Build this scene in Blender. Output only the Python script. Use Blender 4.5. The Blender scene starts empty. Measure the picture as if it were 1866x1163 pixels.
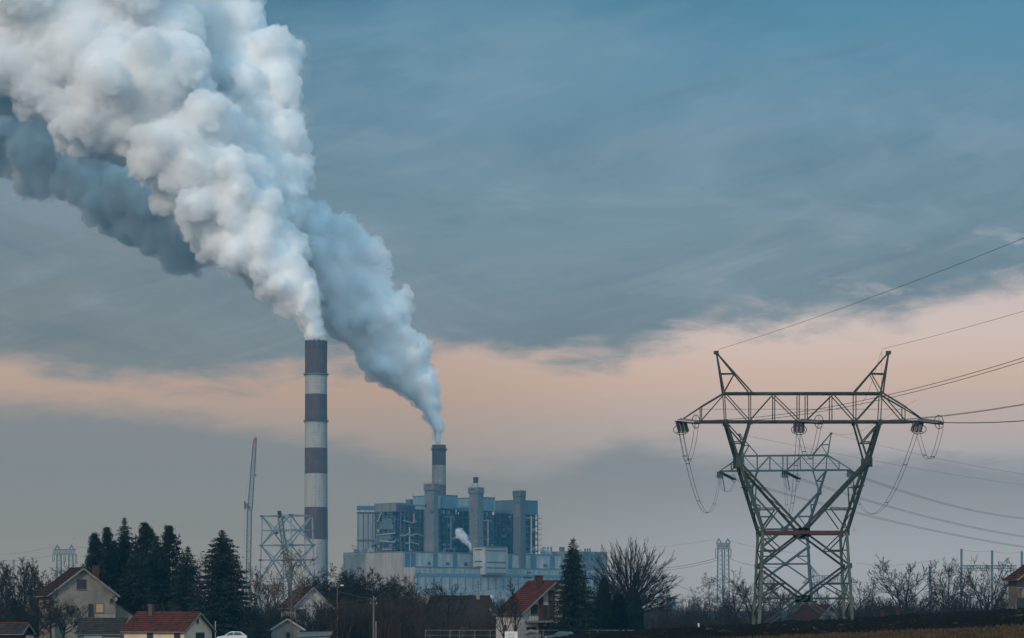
import bpy, bmesh, math, random
import numpy as np
from mathutils import Vector, Matrix, Euler

# ------------------------------------------------------------------ camera, sky, sun
S = bpy.context.scene
COL = S.collection
K = 36.0 / 85.0 / 1866.0          # tangent per photograph pixel (85 mm lens)
HOR, EYE = 1112.0, 1.8            # horizon row and eye height
cam = bpy.data.cameras.new("camera")
cam.lens, cam.sensor_width = 85.0, 36.0
cam.clip_start, cam.clip_end = 0.5, 30000.0
cam.shift_y = (HOR - 581.5) / 1866.0
cam_o = bpy.data.objects.new("camera", cam)
COL.objects.link(cam_o)
cam_o.location = (0, 0, EYE)
cam_o.rotation_euler = (math.radians(90), 0, 0)
S.camera = cam_o
S.render.engine = 'CYCLES'
S.view_settings.view_transform = 'Standard'
S.view_settings.look = 'None'
S.view_settings.exposure = 0.0
S.view_settings.gamma = 1.0
try:
    S.cycles.use_denoising = True
    S.cycles.denoiser = 'OPENIMAGEDENOISE'
except Exception:
    pass
S.cycles.max_bounces = 18
S.cycles.diffuse_bounces = 3
S.cycles.glossy_bounces = 2
S.cycles.transmission_bounces = 4
S.cycles.transparent_max_bounces = 24
S.cycles.volume_bounces = 12
S.cycles.sample_clamp_indirect = 4.0

def lin(r, g, b):
    f = lambda c: (c / 255 / 12.92) if c / 255 <= 0.04045 else ((c / 255 + 0.055) / 1.055) ** 2.4
    return (f(r), f(g), f(b), 1.0)

SUN_DIR = Vector((-0.50, -0.73, 0.46)).normalized()      # towards the sun
sun = bpy.data.lights.new("sun", 'SUN')
sun.energy, sun.angle = 2.4, math.radians(10)
sun.color = (1.0, 0.82, 0.66)
sun_o = bpy.data.objects.new("sun", sun)
COL.objects.link(sun_o)
sun_o.rotation_euler = SUN_DIR.to_track_quat('Z', 'Y').to_euler()
sun_o.location = (-200, -100, 300)

class NT:
    """small helper for node trees"""
    def __init__(self, tree):
        self.t = tree; self.n = tree.nodes; self.l = tree.links
    def new(self, typ, **kw):
        n = self.n.new(typ)
        for k, v in kw.items():
            if k == 'i':
                for a, b in v.items():
                    if isinstance(b, bpy.types.NodeSocket): self.l.new(b, n.inputs[a])
                    else: n.inputs[a].default_value = b
            else: setattr(n, k, v)
        return n
    def math(self, op, a, b=None, c=None, clamp=False):
        n = self.new('ShaderNodeMath', operation=op, use_clamp=clamp)
        for k, v in enumerate((a, b, c)):
            if v is None: continue
            if isinstance(v, bpy.types.NodeSocket): self.l.new(v, n.inputs[k])
            else: n.inputs[k].default_value = v
        return n.outputs[0]
    def ramp(self, fac, stops, interp='LINEAR'):
        n = self.new('ShaderNodeValToRGB')
        cr = n.color_ramp; cr.interpolation = interp
        stops = sorted(stops, key=lambda q: q[0])
        while len(cr.elements) > 1: cr.elements.remove(cr.elements[-1])
        for i, (p, c) in enumerate(stops):
            e = cr.elements[0] if i == 0 else cr.elements.new(p)
            e.position = p
            e.color = c if len(c) == 4 else (*c, 1)
        self.l.new(fac, n.inputs[0])
        return n.outputs[0]
    def mix(self, f, a, b, mode='MIX'):
        n = self.new('ShaderNodeMix', data_type='RGBA', blend_type=mode)
        for k, v in ((0, f), (6, a), (7, b)):
            if isinstance(v, bpy.types.NodeSocket): self.l.new(v, n.inputs[k])
            else: n.inputs[k].default_value = v
        return n.outputs[2]
    def noise(self, vec, scale, detail=4, rough=0.5, dist=0.0):
        n = self.new('ShaderNodeTexNoise', i={'Scale': scale, 'Detail': detail, 'Roughness': rough, 'Distortion': dist})
        self.l.new(vec, n.inputs['Vector'])
        return n.outputs['Fac']
    def smooth(self, v, a, b):
        n = self.new('ShaderNodeMapRange', interpolation_type='SMOOTHSTEP')
        for k, x in ((0, v), (1, a), (2, b), (3, 0.0), (4, 1.0)):
            if isinstance(x, bpy.types.NodeSocket): self.l.new(x, n.inputs[k])
            else: n.inputs[k].default_value = x
        return n.outputs[0]

HAZE_DENSITY = 0.00014
HAZE_COLOR = (0.13, 0.49, 0.78)
AIR = tuple(k * c for k, c in zip((0.28, 0.40, 0.44), HAZE_COLOR))        # light scattered into the view by the haze

def beyond(r, g, b, y):
    """colour of the sky behind the haze that is seen as r, g, b at row y"""
    e = max(0.02, (HOR - y) * K); L = min(3400.0, 918.0 / e); t = math.exp(-HAZE_DENSITY * L)
    return tuple(max(0.003, (c - a * (1 - t)) / t) for c, a in zip(lin(r, g, b)[:3], AIR)) + (1.0,)

def make_world():
    w = bpy.data.worlds.new("World"); S.world = w; w.use_nodes = True
    w.node_tree.nodes.clear()
    T = NT(w.node_tree)
    sky = T.new('ShaderNodeTexSky', sky_type='NISHITA')
    sky.sun_disc = False
    sky.sun_elevation = math.asin(SUN_DIR.z)
    sky.sun_rotation = math.atan2(SUN_DIR.x, SUN_DIR.y)
    D = T.new('ShaderNodeTexCoord').outputs['Generated']
    sp = T.new('ShaderNodeSeparateXYZ'); T.l.new(D, sp.inputs[0])
    az = T.math('ARCTAN2', sp.outputs[0], sp.outputs[1])            # 0 ahead, + to the right
    el = T.math('ARCSINE', sp.outputs[2])
    # cloud coordinates: long flat banks
    cb = T.new('ShaderNodeCombineXYZ'); T.l.new(az, cb.inputs[0]); T.l.new(T.math('MULTIPLY', el, 3.2), cb.inputs[1])
    V = cb.outputs[0]
    cb2 = T.new('ShaderNodeCombineXYZ')
    T.l.new(T.math('ADD', az, T.math('MULTIPLY', el, -2.2)), cb2.inputs[0])
    T.l.new(T.math('MULTIPLY', T.math('ADD', el, T.math('MULTIPLY', az, -0.16)), 2.7), cb2.inputs[1])
    VS = cb2.outputs[0]                                              # streaks climbing to the right
    row = lambda y: (HOR - y) * K                                    # elevation of a row of the photograph
    E1 = 0.30
    st = lambda y: max(0.0, min(1.0, row(y) / E1))
    eN = T.math('DIVIDE', el, E1, clamp=True)
    n1 = T.noise(V, 9, 5, 0.55)
    n2 = T.noise(V, 26, 8, 0.66, 0.3)
    n3 = T.noise(VS, 5.0, 8, 0.64, 0.7)
    n4 = T.noise(VS, 13.0, 6, 0.62, 1.2)
    azN = T.math('ADD', T.math('MULTIPLY', az, 1 / 0.44), 0.5, clamp=True)   # 0..1 across the picture
    # clear air under the cloud deck
    def R_(*stops): return T.ramp(eN, [(st(y), beyond(r, g, b, max(y, 0))) for y, r, g, b in stops])
    low_l = R_((1112, 136, 142, 144), (960, 134, 139, 141), (850, 145, 147, 148), (780, 164, 154, 149), (715, 180, 159, 147), (640, 184, 166, 157), (-100, 170, 170, 175))
    low_r = R_((1112, 150, 158, 164), (960, 156, 163, 170), (850, 163, 164, 169), (760, 182, 169, 165), (690, 200, 177, 165), (620, 206, 189, 182), (540, 200, 188, 186), (-100, 170, 170, 175))
    low = T.mix(T.smooth(azN, 0.35, 0.75), low_l, low_r)
    # the high grey blue deck
    hi = R_((1112, 108, 126, 138), (640, 116, 136, 147), (480, 116, 141, 154), (250, 109, 142, 161), (90, 102, 141, 163), (20, 76, 124, 148), (-100, 74, 122, 150))
    grey = R_((640, 124, 133, 138), (400, 118, 133, 143), (0, 100, 130, 146))
    hi = T.mix(T.math('MULTIPLY', T.smooth(azN, 0.42, 0.0), 0.75), hi, grey)
    pale = R_((640, 146, 158, 168), (300, 132, 158, 176), (0, 112, 150, 172)); deep = R_((640, 98, 120, 133), (300, 90, 125, 145), (0, 72, 116, 140))
    hi = T.mix(T.math('MULTIPLY', T.smooth(n3, 0.50, 0.72), 0.60), hi, pale)
    hi = T.mix(T.math('MULTIPLY', T.smooth(n3, 0.50, 0.30), 0.55), hi, deep)
    nb = T.noise(V, 7.5, 8, 0.66, 0.7)
    hi = T.mix(T.math('MULTIPLY', T.smooth(nb, 0.50, 0.66), 0.45), hi, deep)
    hi = T.mix(T.math('MULTIPLY', T.smooth(nb, 0.50, 0.36), 0.40), hi, pale)
    hi = T.mix(T.math('MULTIPLY', T.smooth(n4, 0.48, 0.72), 0.20), hi, R_((640, 166, 168, 174), (0, 140, 160, 176)))
    # clear teal patch high on the right, with the sky texture showing through
    nish = T.new('ShaderNodeMix', data_type='RGBA', blend_type='MULTIPLY'); nish.inputs[0].default_value = 1.0
    T.l.new(sky.outputs[0], nish.inputs[6]); nish.inputs[7].default_value = (0.055, 0.066, 0.072, 1)
    teal = T.mix(0.88, nish.outputs[2], beyond(82, 137, 164, 30))
    clr = T.math('MULTIPLY', T.smooth(T.math('ADD', eN, T.math('MULTIPLY', T.math('SUBTRACT', n3, 0.5), 0.5)), st(330), st(-40)), T.smooth(azN, 0.30, 0.95))
    hi = T.mix(T.math('MULTIPLY', clr, 0.85), hi, teal)
    # edge of the deck: boundary row as a function of azimuth
    bd = T.ramp(azN, [(0.0, (st(684),) * 3), (0.26, (st(690),) * 3), (0.34, (st(668),) * 3), (0.42, (st(648),) * 3), (0.60, (st(652),) * 3), (0.70, (st(615),) * 3),
                      (0.86, (st(570),) * 3), (1.0, (st(520),) * 3)])
    bump = T.math('ADD', T.math('MULTIPLY', T.math('SUBTRACT', n1, 0.5), 0.13), T.math('MULTIPLY', T.math('SUBTRACT', n2, 0.5), 0.10))
    edge = T.math('SUBTRACT', T.math('ADD', eN, bump), bd)
    deck = T.smooth(edge, -0.022, 0.032)
    col = T.mix(deck, low, hi)
    # soft grey banks low down: one on the left, one right of the middle
    b1 = T.ramp(azN, [(0.0, (st(735),) * 3), (0.17, (st(730),) * 3), (0.27, (st(765),) * 3), (0.42, (st(850),) * 3), (0.55, (st(830),) * 3), (0.60, (st(800),) * 3),
                      (0.72, (st(830),) * 3), (0.84, (st(835),) * 3), (1.0, (st(815),) * 3)])
    e2 = T.math('SUBTRACT', b1, T.math('ADD', eN, T.math('MULTIPLY', bump, 0.8)))
    bank = T.math('MULTIPLY', T.smooth(e2, -0.015, 0.04), T.smooth(eN, st(1040), st(850)))
    col = T.mix(T.math('MULTIPLY', bank, 0.85), col, R_((900, 124, 136, 142), (720, 121, 133, 142)))
    # bright torn shreds just above the edge
    sh = T.math('MULTIPLY', T.smooth(n2, 0.54, 0.68), T.math('MULTIPLY', T.smooth(edge, 0.16, 0.05), T.math('MULTIPLY', T.smooth(edge, -0.01, 0.02), T.smooth(azN, 0.5, 0.95))))
    col = T.mix(T.math('MULTIPLY', sh, 0.5), col, R_((640, 186, 180, 180), (400, 176, 178, 184)))
    # brighter overcast overhead and towards the evening side behind the viewer
    up = T.math('MULTIPLY', T.smooth(sp.outputs[2], 0.34, 0.95), DOME_TOP)
    back = T.math('MULTIPLY', T.smooth(T.math('ADD', T.math('MULTIPLY', sp.outputs[1], -0.9), T.math('MULTIPLY', sp.outputs[0], 0.42)), -0.1, 0.75), DOME_BACK)
    gain = T.math('ADD', T.math('ADD', up, back), SKY_GAIN)
    bg = T.new('ShaderNodeBackground'); T.l.new(col, bg.inputs[0]); T.l.new(gain, bg.inputs[1])
    out = T.new('ShaderNodeOutputWorld'); T.l.new(bg.outputs[0], out.inputs[0])
SKY_GAIN, DOME_TOP, DOME_BACK = 1.0, 0.8, 2.2
make_world()

# ------------------------------------------------------------------ helpers
def P(px, py, Y):
    """the point at depth Y that stands at (px, py) of the photograph"""
    return Vector(((px - 933) * K * Y, Y, EYE + (HOR - py) * K * Y))

def hit(q, d, px):
    """point of the ground line q + t d seen in column px"""
    s = (px - 933) * K
    t = (s * q[1] - q[0]) / (d[0] - s * d[1])
    return (q[0] + t * d[0], q[1] + t * d[1])

class MB:
    """collects faces of one mesh"""
    def __init__(self): self.v = []; self.f = []
    def add(self, vs, fs):
        b = len(self.v); self.v += [tuple(x) for x in vs]; self.f += [tuple(b + i for i in f) for f in fs]
    def box(self, lo, hi):
        (a, b, c), (d, e, f) = lo, hi
        self.add([(a,b,c),(d,b,c),(d,e,c),(a,e,c),(a,b,f),(d,b,f),(d,e,f),(a,e,f)],
                 [(0,3,2,1),(4,5,6,7),(0,1,5,4),(1,2,6,5),(2,3,7,6),(3,0,4,7)])
    def prism(self, pts, z0, z1):
        n = len(pts)
        self.add([(x, y, z0) for x, y in pts] + [(x, y, z1) for x, y in pts],
                 [tuple(range(n - 1, -1, -1)), tuple(range(n, 2 * n))] + [(i, (i + 1) % n, n + (i + 1) % n, n + i) for i in range(n)])
    def bar(self, a, b, w, h=None):
        """square or flat bar between two points"""
        a = Vector(a); b = Vector(b); d = b - a
        if d.length < 1e-6: return
        h = h or w
        d.normalize()
        up = Vector((0, 0, 1)) if abs(d.z) < 0.95 else Vector((0, 1, 0))
        s = d.cross(up).normalized() * (w / 2); u = s.cross(d).normalized() * (h / 2)
        self.add([a - s - u, a + s - u, a + s + u, a - s + u, b - s - u, b + s - u, b + s + u, b - s + u],
                 [(0,1,2,3),(7,6,5,4),(0,4,5,1),(1,5,6,2),(2,6,7,3),(3,7,4,0)])
    def angle(self, a, b, w, t=None):
        """rolled steel angle between two points"""
        a = Vector(a); b = Vector(b); d = (b - a)
        if d.length < 1e-6: return
        t = t or w * 0.16; d.normalize()
        up = Vector((0, 0, 1)) if abs(d.z) < 0.95 else Vector((0, 1, 0))
        s = d.cross(up).normalized(); u = s.cross(d).normalized()
        prof = [(0,0),(w,0),(w,t),(t,t),(t,w),(0,w)]
        vs = [p + s * (x - w/3) + u * (y - w/3) for p in (a, b) for x, y in prof]
        self.add(vs, [(5,4,3,2,1,0), (6,7,8,9,10,11)] + [(i, (i+1) % 6, 6 + (i+1) % 6, 6 + i) for i in range(6)])
    def tube(self, pts, r, n=6, cap=True):
        pts = [Vector(p) for p in pts]; m = len(pts)
        rs = r if hasattr(r, '__len__') else [r] * m
        base = len(self.v); ref = None
        for k, p in enumerate(pts):
            d = (pts[min(k + 1, m - 1)] - pts[max(k - 1, 0)]).normalized()
            if ref is None:
                ref = d.cross(Vector((0, 0, 1)) if abs(d.z) < 0.9 else Vector((1, 0, 0))).normalized()
            ref = (ref - d * ref.dot(d)).normalized(); q = d.cross(ref)
            for j in range(n):
                a = 2 * math.pi * j / n
                self.v.append(tuple(p + (ref * math.cos(a) + q * math.sin(a)) * rs[k]))
        for k in range(m - 1):
            for j in range(n):
                a = base + k * n + j; b = base + k * n + (j + 1) % n
                self.f.append((a, b, b + n, a + n))
        if cap:
            self.f.append(tuple(base + j for j in range(n - 1, -1, -1)))
            self.f.append(tuple(base + (m - 1) * n + j for j in range(n)))
    def lathe(self, prof, c=(0, 0), n=32, cap=True):
        """profile of (radius, z) about a vertical axis"""
        base = len(self.v); m = len(prof)
        for r, z in prof:
            for j in range(n):
                a = 2 * math.pi * j / n
                self.v.append((c[0] + r * math.cos(a), c[1] + r * math.sin(a), z))
        for k in range(m - 1):
            for j in range(n):
                a = base + k * n + j; b = base + k * n + (j + 1) % n
                self.f.append((a, b, b + n, a + n))
        if cap:
            self.f.append(tuple(base + j for j in range(n - 1, -1, -1)))
            self.f.append(tuple(base + (m - 1) * n + j for j in range(n)))
    def build(self, name, mat, parent=None, smooth=False, loc=None):
        me = bpy.data.meshes.new(name)
        vs = self.v
        if loc is not None: vs = [(x - loc[0], y - loc[1], z - loc[2]) for x, y, z in vs]
        me.from_pydata(vs, [], self.f)
        me.validate()
        if mat: me.materials.append(mat)
        if smooth: me.polygons.foreach_set('use_smooth', [True] * len(me.polygons))
        me.update()
        o = bpy.data.objects.new(name, me); COL.objects.link(o)
        if loc is not None and parent is None: o.location = loc
        if parent is not None: o.parent = parent
        return o

def tag(o, label=None, cat=None, group=None, kind=None):
    if label: o['label'] = label
    if cat: o['category'] = cat
    if group: o['group'] = group
    if kind: o['kind'] = kind
    return o

def empty(name, loc, label, cat, group=None, rz=0.0):
    o = bpy.data.objects.new(name, None); COL.objects.link(o)
    o.empty_display_size = 0.5
    o.location = loc; o.rotation_euler = (0, 0, rz)
    return tag(o, label, cat, group)

def copy_tree(o, parent=None):
    c = o.copy(); COL.objects.link(c)
    if parent is not None: c.parent = parent
    for ch in list(o.children): copy_tree(ch, c)
    return c

def new_mat(name):
    m = bpy.data.materials.new(name); m.use_nodes = True
    m.node_tree.nodes.clear()
    return m, NT(m.node_tree)

def mat(name, c1, c2=None, scale=1.0, rough=0.85, detail=5, stretch=(1, 1, 1), metal=0.0, bump=0.0, lo=0.35, hi=0.65, c3=None, scale3=0.2, spec=0.3):
    """two (or three) tone weathered surface in object space"""
    m, T = new_mat(name)
    tc = T.new('ShaderNodeTexCoord').outputs['Object']
    mp = T.new('ShaderNodeMapping', i={'Scale': stretch}); T.l.new(tc, mp.inputs['Vector'])
    n = T.noise(mp.outputs[0], scale, detail, 0.6)
    c2 = c2 or tuple(x * 0.75 for x in c1)
    col = T.mix(T.smooth(n, lo, hi), (*c1, 1), (*c2, 1))
    if c3:
        n3 = T.noise(tc, scale3, 4, 0.6)
        col = T.mix(T.smooth(n3, 0.45, 0.7), col, (*c3, 1))
    b = T.new('ShaderNodeBsdfPrincipled', i={'Roughness': rough, 'Metallic': metal, 'Specular IOR Level': spec})
    T.l.new(col, b.inputs['Base Color'])
    if bump:
        bp = T.new('ShaderNodeBump', i={'Strength': bump, 'Distance': 0.1}); T.l.new(n, bp.inputs['Height'])
        T.l.new(bp.outputs[0], b.inputs['Normal'])
    o = T.new('ShaderNodeOutputMaterial'); T.l.new(b.outputs[0], o.inputs[0])
    return m

# ------------------------------------------------------------------ power station
BASE = -3.0
def banded(name, bands, streak=1.0, ring=2.6):
    """painted concrete shaft: bands are (top z, colour), plus casting joints and runs of dirt"""
    m, T = new_mat(name)
    tc = T.new('ShaderNodeTexCoord').outputs['Object']
    sp = T.new('ShaderNodeSeparateXYZ'); T.l.new(tc, sp.inputs[0])
    z = sp.outputs[2]; top = bands[-1][0]
    zn = T.math('DIVIDE', z, top + 1, clamp=True)
    stops = [(0.0, (*bands[0][1], 1))] + [(b[0] / (top + 1), (*nb[1], 1)) for b, nb in zip(bands, bands[1:])]
    col = T.ramp(zn, stops, 'CONSTANT')
    mp = T.new('ShaderNodeMapping', i={'Scale': (1, 1, 0.06)}); T.l.new(tc, mp.inputs['Vector'])
    n = T.noise(mp.outputs[0], 0.55, 5, 0.65)
    col = T.mix(T.math('MULTIPLY', T.smooth(n, 0.45, 0.75), 0.38 * streak), col, (0.10, 0.09, 0.085, 1))
    n2 = T.noise(tc, 0.12, 5, 0.7)
    col = T.mix(T.math('MULTIPLY', T.smooth(n2, 0.5, 0.75), 0.30 * streak), col, (0.22, 0.16, 0.12, 1))
    j = T.math('FRACT', T.math('DIVIDE', z, ring))
    col = T.mix(T.math('MULTIPLY', T.math('LESS_THAN', j, 0.09), 0.22), col, (0.12, 0.11, 0.11, 1))
    b = T.new('ShaderNodeBsdfPrincipled', i={'Roughness': 0.9, 'Specular IOR Level': 0.2}); T.l.new(col, b.inputs['Base Color'])
    o = T.new('ShaderNodeOutputMaterial'); T.l.new(b.outputs[0], o.inputs[0])
    return m

CON = mat("concrete_grey", (0.135, 0.145, 0.15), (0.095, 0.105, 0.11), 0.25, 0.9, stretch=(1, 1, 0.25), c3=(0.165, 0.16, 0.155), scale3=0.06)
CON_D = mat("concrete_dark", (0.10, 0.108, 0.115), (0.07, 0.077, 0.083), 0.25, 0.9, stretch=(1, 1, 0.25))
CLAD = mat("cladding_teal", (0.165, 0.265, 0.325), (0.125, 0.215, 0.27), 0.35, 0.7, stretch=(1, 1, 0.08))
CLAD_D = mat("cladding_slate", (0.085, 0.135, 0.17), (0.065, 0.105, 0.135), 0.35, 0.7, stretch=(1, 1, 0.08))
CLAD_G = mat("cladding_grey", (0.15, 0.165, 0.175), (0.095, 0.11, 0.12), 0.35, 0.8, stretch=(1, 1, 0.15), c3=(0.20, 0.185, 0.165), scale3=0.08)
BEIGE = mat("panel_beige", (0.37, 0.32, 0.27), (0.24, 0.22, 0.20), 0.26, 0.85, stretch=(1, 1, 0.10), c3=(0.235, 0.235, 0.24), scale3=0.05)
PALE = mat("panel_pale", (0.40, 0.40, 0.39), (0.25, 0.26, 0.262), 0.30, 0.85, stretch=(1, 1, 0.2), c3=(0.27, 0.275, 0.275), scale3=0.05)
BLUE = mat("panel_blue", (0.085, 0.135, 0.18), (0.07, 0.11, 0.15), 0.5, 0.6, stretch=(1, 1, 0.2))
BRIGHT_BLUE = mat("duct_blue", (0.03, 0.12, 0.20), (0.024, 0.095, 0.165), 0.4, 0.6)
DARK = mat("dark_interior", (0.024, 0.032, 0.038), (0.014, 0.020, 0.025), 0.3, 0.9)
STEEL = mat("steel_weathered", (0.085, 0.10, 0.11), (0.055, 0.066, 0.075), 0.5, 0.7, c3=(0.11, 0.085, 0.065), scale3=0.15)
STEEL_L = mat("steel_galvanised", (0.22, 0.27, 0.30), (0.165, 0.205, 0.23), 0.6, 0.6, metal=0.1)
PIPE_W = mat("pipe_insulation", (0.36, 0.355, 0.34), (0.26, 0.255, 0.245), 0.5, 0.6)
GLASS_D = mat("dark_window", (0.03, 0.045, 0.06), (0.05, 0.07, 0.09), 0.6, 0.25, spec=0.5)
A45 = math.radians(45)
U = (math.cos(A45), math.sin(A45)); W_ = (-math.sin(A45), math.cos(A45))

def plan(pxl, pxc, pxr, Yc, inset=0.0):
    """four plan corners (left, near, right, far) of a block seen on its corner"""
    c = ((pxc - 933) * K * Yc, Yc)
    l = hit(c, W_, pxl); r = hit(c, U, pxr)
    f = (l[0] + r[0] - c[0], l[1] + r[1] - c[1])
    pts = [c, r, f, l]
    if inset:
        m = (sum(p[0] for p in pts) / 4, sum(p[1] for p in pts) / 4)
        out = []
        for p in pts:
            d = Vector((p[0] - m[0], p[1] - m[1])); L = d.length
            out.append((m[0] + d.x * (L - inset * 1.4) / L, m[1] + d.y * (L - inset * 1.4) / L))
        pts = out
    return pts                      # near, right, far, left
def zat(py, Y): return EYE + (HOR - py) * K * Y

def block(mb, pxl, pxc, pxr, Yc, yt, yb, inset=0.0):
    p = plan(pxl, pxc, pxr, Yc, inset)
    mb.prism(p, zat(yb, Yc) if yb is not None else BASE, zat(yt, Yc))
    return p

def on_face(mb, a, b, s0, s1, z0, z1, out=0.15, thick=0.3):
    """panel on the face from plan point a to b, from fraction s0 to s1"""
    d = Vector((b[0] - a[0], b[1] - a[1])); L = d.length; d /= L
    n = Vector((d.y, -d.x))
    if n.y > 0: n = -n
    p0 = Vector(a) + d * (s0 * L); p1 = Vector(a) + d * (s1 * L)
    q = [p0 + n * out, p1 + n * out, p1 - n * (thick - out), p0 - n * (thick - out)]
    mb.prism([tuple(x) for x in q], z0, z1)

def frac(a, b, px):
    d = (b[0] - a[0], b[1] - a[1]); h = hit(a, d, px)
    return ((h[0] - a[0]) * d[0] + (h[1] - a[1]) * d[1]) / (d[0] ** 2 + d[1] ** 2)

# ---- chimneys
RED = (0.085, 0.041, 0.031); WHT = (0.37, 0.345, 0.31); RIM = (0.060, 0.038, 0.040)
def chimney(px, Y, ytop, r_top, r_bot, rows, label, rings, streak):
    c = P(px, HOR, Y); zt = zat(ytop, Y)
    root = empty("chimney", (c.x, Y, BASE), label, "chimney")
    H = zt - BASE
    bands = [(zat(y, Y) - BASE, col) for y, col in rows]
    m = banded("chimney_paint", bands, streak)
    s = MB(); n = 24
    prof = [(r_bot + (r_top - r_bot) * min(1, (t / n) / 0.8) ** 0.8, H * t / n) for t in range(n + 1)]
    prof += [(r_top - 0.9, H), (r_top - 0.9, H - 9)]
    s.lathe(prof, n=48, cap=False)
    s.build("shaft", m, root, smooth=False)
    for f in root.children[0].data.polygons: f.use_smooth = abs(f.normal.z) < 0.5
    for yr in rings:
        z = zat(yr, Y) - BASE; g = MB()
        g.lathe([(r_top + 0.05, z - 0.5), (r_top + 1.3, z - 0.1), (r_top + 1.3, z + 0.15), (r_top + 0.05, z + 0.15)], n=32, cap=False)
        for k in range(24):
            a = 2 * math.pi * k / 24; x, y = math.cos(a) * (r_top + 1.2), math.sin(a) * (r_top + 1.2)
            g.bar((x, y, z + 0.15), (x, y, z + 1.4), 0.12)
            a2 = 2 * math.pi * (k + 1) / 24; x2, y2 = math.cos(a2) * (r_top + 1.2), math.sin(a2) * (r_top + 1.2)
            g.bar((x, y, z + 1.35), (x2, y2, z + 1.35), 0.12)
            g.bar((x * 0.9, y * 0.9, z - 1.6), (x, y, z - 0.1), 0.18)
        g.build("service_platform", STEEL, root)
    g = MB()                                    # ladder cage up the shaft
    for k in range(int(H / 3)):
        a = -0.45; z = k * 3.0; rr = prof[min(24, int(24 * z / H))][0] + 0.25
        x, y = math.cos(a) * rr, math.sin(a) * rr
        g.bar((x, y, z), (x, y, z + 3.0), 0.28)
    g.build("ladder", STEEL, root)
    return root
ch1 = chimney(576, 2030, 623, 9.3, 10.3, [(984, WHT), (925, RED), (865, WHT), (817, RED), (768, WHT), (719, RED), (682, WHT), (637, RED), (623, RIM)],
        "tall red and white striped chimney carrying the bright smoke plume", (683, 768), 1.35)
g = MB(); zt = zat(623, 2030) - BASE               # notched crown of the tall chimney
for k in range(14):
    a0, a1 = 2 * math.pi * k / 14, 2 * math.pi * (k + 0.62) / 14
    g.prism([(math.cos(a) * r, math.sin(a) * r) for a, r in ((a0, 9.45), (a1, 9.45), (a1, 8.6), (a0, 8.6))], zt - 6.5, zt + 0.8)
g.build("rim", mat("chimney_rim", RIM, (0.06, 0.04, 0.04), 0.3), ch1)
ch2 = chimney(800, 2180, 811, 6.25, 7.1, [(884, (0.14, 0.075, 0.065)), (849, (0.34, 0.30, 0.26)), (811, (0.095, 0.045, 0.04))],
        "short stained red and white chimney behind the plant towers", (819,), 2.2)

# ---- long low hall
YH = 1890.0
hall = empty("turbine_hall", P(757, HOR, YH) * 1.0, "long low pale concrete hall along the foot of the power plant", "hall")
hall.location.z = BASE
hl = lambda mb, name, m, par=None: mb.build(name, m, par if par is not None else hall, loc=tuple(hall.location))
def kid(mb, name, m, root, par=None):
    o = mb.build(name, m, par or root, loc=tuple(root.location))
    return o
lo_p = plan(734, 757, 1110, YH)
b = MB(); b.prism(lo_p, BASE, zat(1034, YH)); aisle = kid(b, "aisle", PALE, hall)
C2 = lo_p[3]; Y2 = C2[1]; X2px = C2[0] / (K * Y2) + 933
up_p = plan(626, X2px, 1022, Y2)
up_z = zat(1006.5, Y2)
b = MB(); b.prism(up_p, BASE, up_z); upper = kid(b, "upper_storey", PALE, hall)
b = MB()                                          # beige and grey cladding of the end wall
on_face(b, up_p[0], up_p[3], 0.0, frac(up_p[0], up_p[3], 667), BASE, up_z - 0.6, 0.25, 0.2)
on_face(b, lo_p[0], lo_p[3], 0.03, 0.97, BASE, zat(1035.5, YH), 0.25, 0.2)
kid(b, "end_cladding", BEIGE, hall)
b = MB(); on_face(b, up_p[0], up_p[3], frac(up_p[0], up_p[3], 666), 1.0, BASE, up_z - 0.6, 0.22, 0.2)
kid(b, "end_cladding", CLAD_G, hall)
for x0, x1 in ((738, 747), (749, 757), (789, 797), (825, 833), (926, 933), (967, 977), (1002, 1011)):
    b = MB(); on_face(b, up_p[0], up_p[1], frac(up_p[0], up_p[1], x0), frac(up_p[0], up_p[1], x1), zat(1037, Y2), up_z - 0.5, 0.3, 0.25)
    kid(b, "glazed_strip", BLUE, hall)
b = MB(); on_face(b, up_p[0], up_p[1], 0.03, 0.99, zat(1037, Y2) - 4, zat(1033.5, Y2), 0.36, 0.2); kid(b, "clerestory", CLAD_D, hall)
b = MB()
on_face(b, lo_p[0], lo_p[1], 0.0, 0.99, zat(1051, YH), zat(1044, YH), 0.22, 0.2)
kid(b, "window_band", mat("hall_band", (0.16, 0.24, 0.31), (0.11, 0.17, 0.22), 0.6), hall)
rng = random.Random(4)
for k in range(60):
    s = k / 60 + 0.004
    if rng.random() < 0.6:
        b = MB(); on_face(b, lo_p[0], lo_p[1], s, s + 0.004, zat(1040.5, YH), zat(1039, YH), 0.25, 0.25); kid(b, "window", GLASS_D, hall)
for k in range(26):
    b = MB(); on_face(b, lo_p[0], lo_p[1], k / 26 + 0.01, k / 26 + 0.0125, zat(1075, YH), zat(1052, YH), 0.2, 0.2); kid(b, "pilaster", CON_D, hall)
b = MB()
on_face(b, up_p[0], up_p[1], 0, 1, up_z - 0.1, up_z + 0.9, 0.3, 0.5); on_face(b, up_p[0], up_p[3], 0.01, 1, up_z - 0.1, up_z + 0.9, 0.3, 0.5)
on_face(b, lo_p[0], lo_p[1], 0, 1, zat(1034, YH) - 0.1, zat(1034, YH) + 0.8, 0.3, 0.5)
kid(b, "parapet", CON, hall)
for x, w in ((779, 1.8), (812, 2.2), (846, 1.8), (946, 3.0), (990, 2.5)):
    b = MB(); s = frac(up_p[0], up_p[1], x); on_face(b, up_p[0], up_p[1], s, s + w / 300 * 3, zat(1029, Y2), zat(1023, Y2), 0.3, 0.2); kid(b, "window", GLASS_D, hall)
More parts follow.
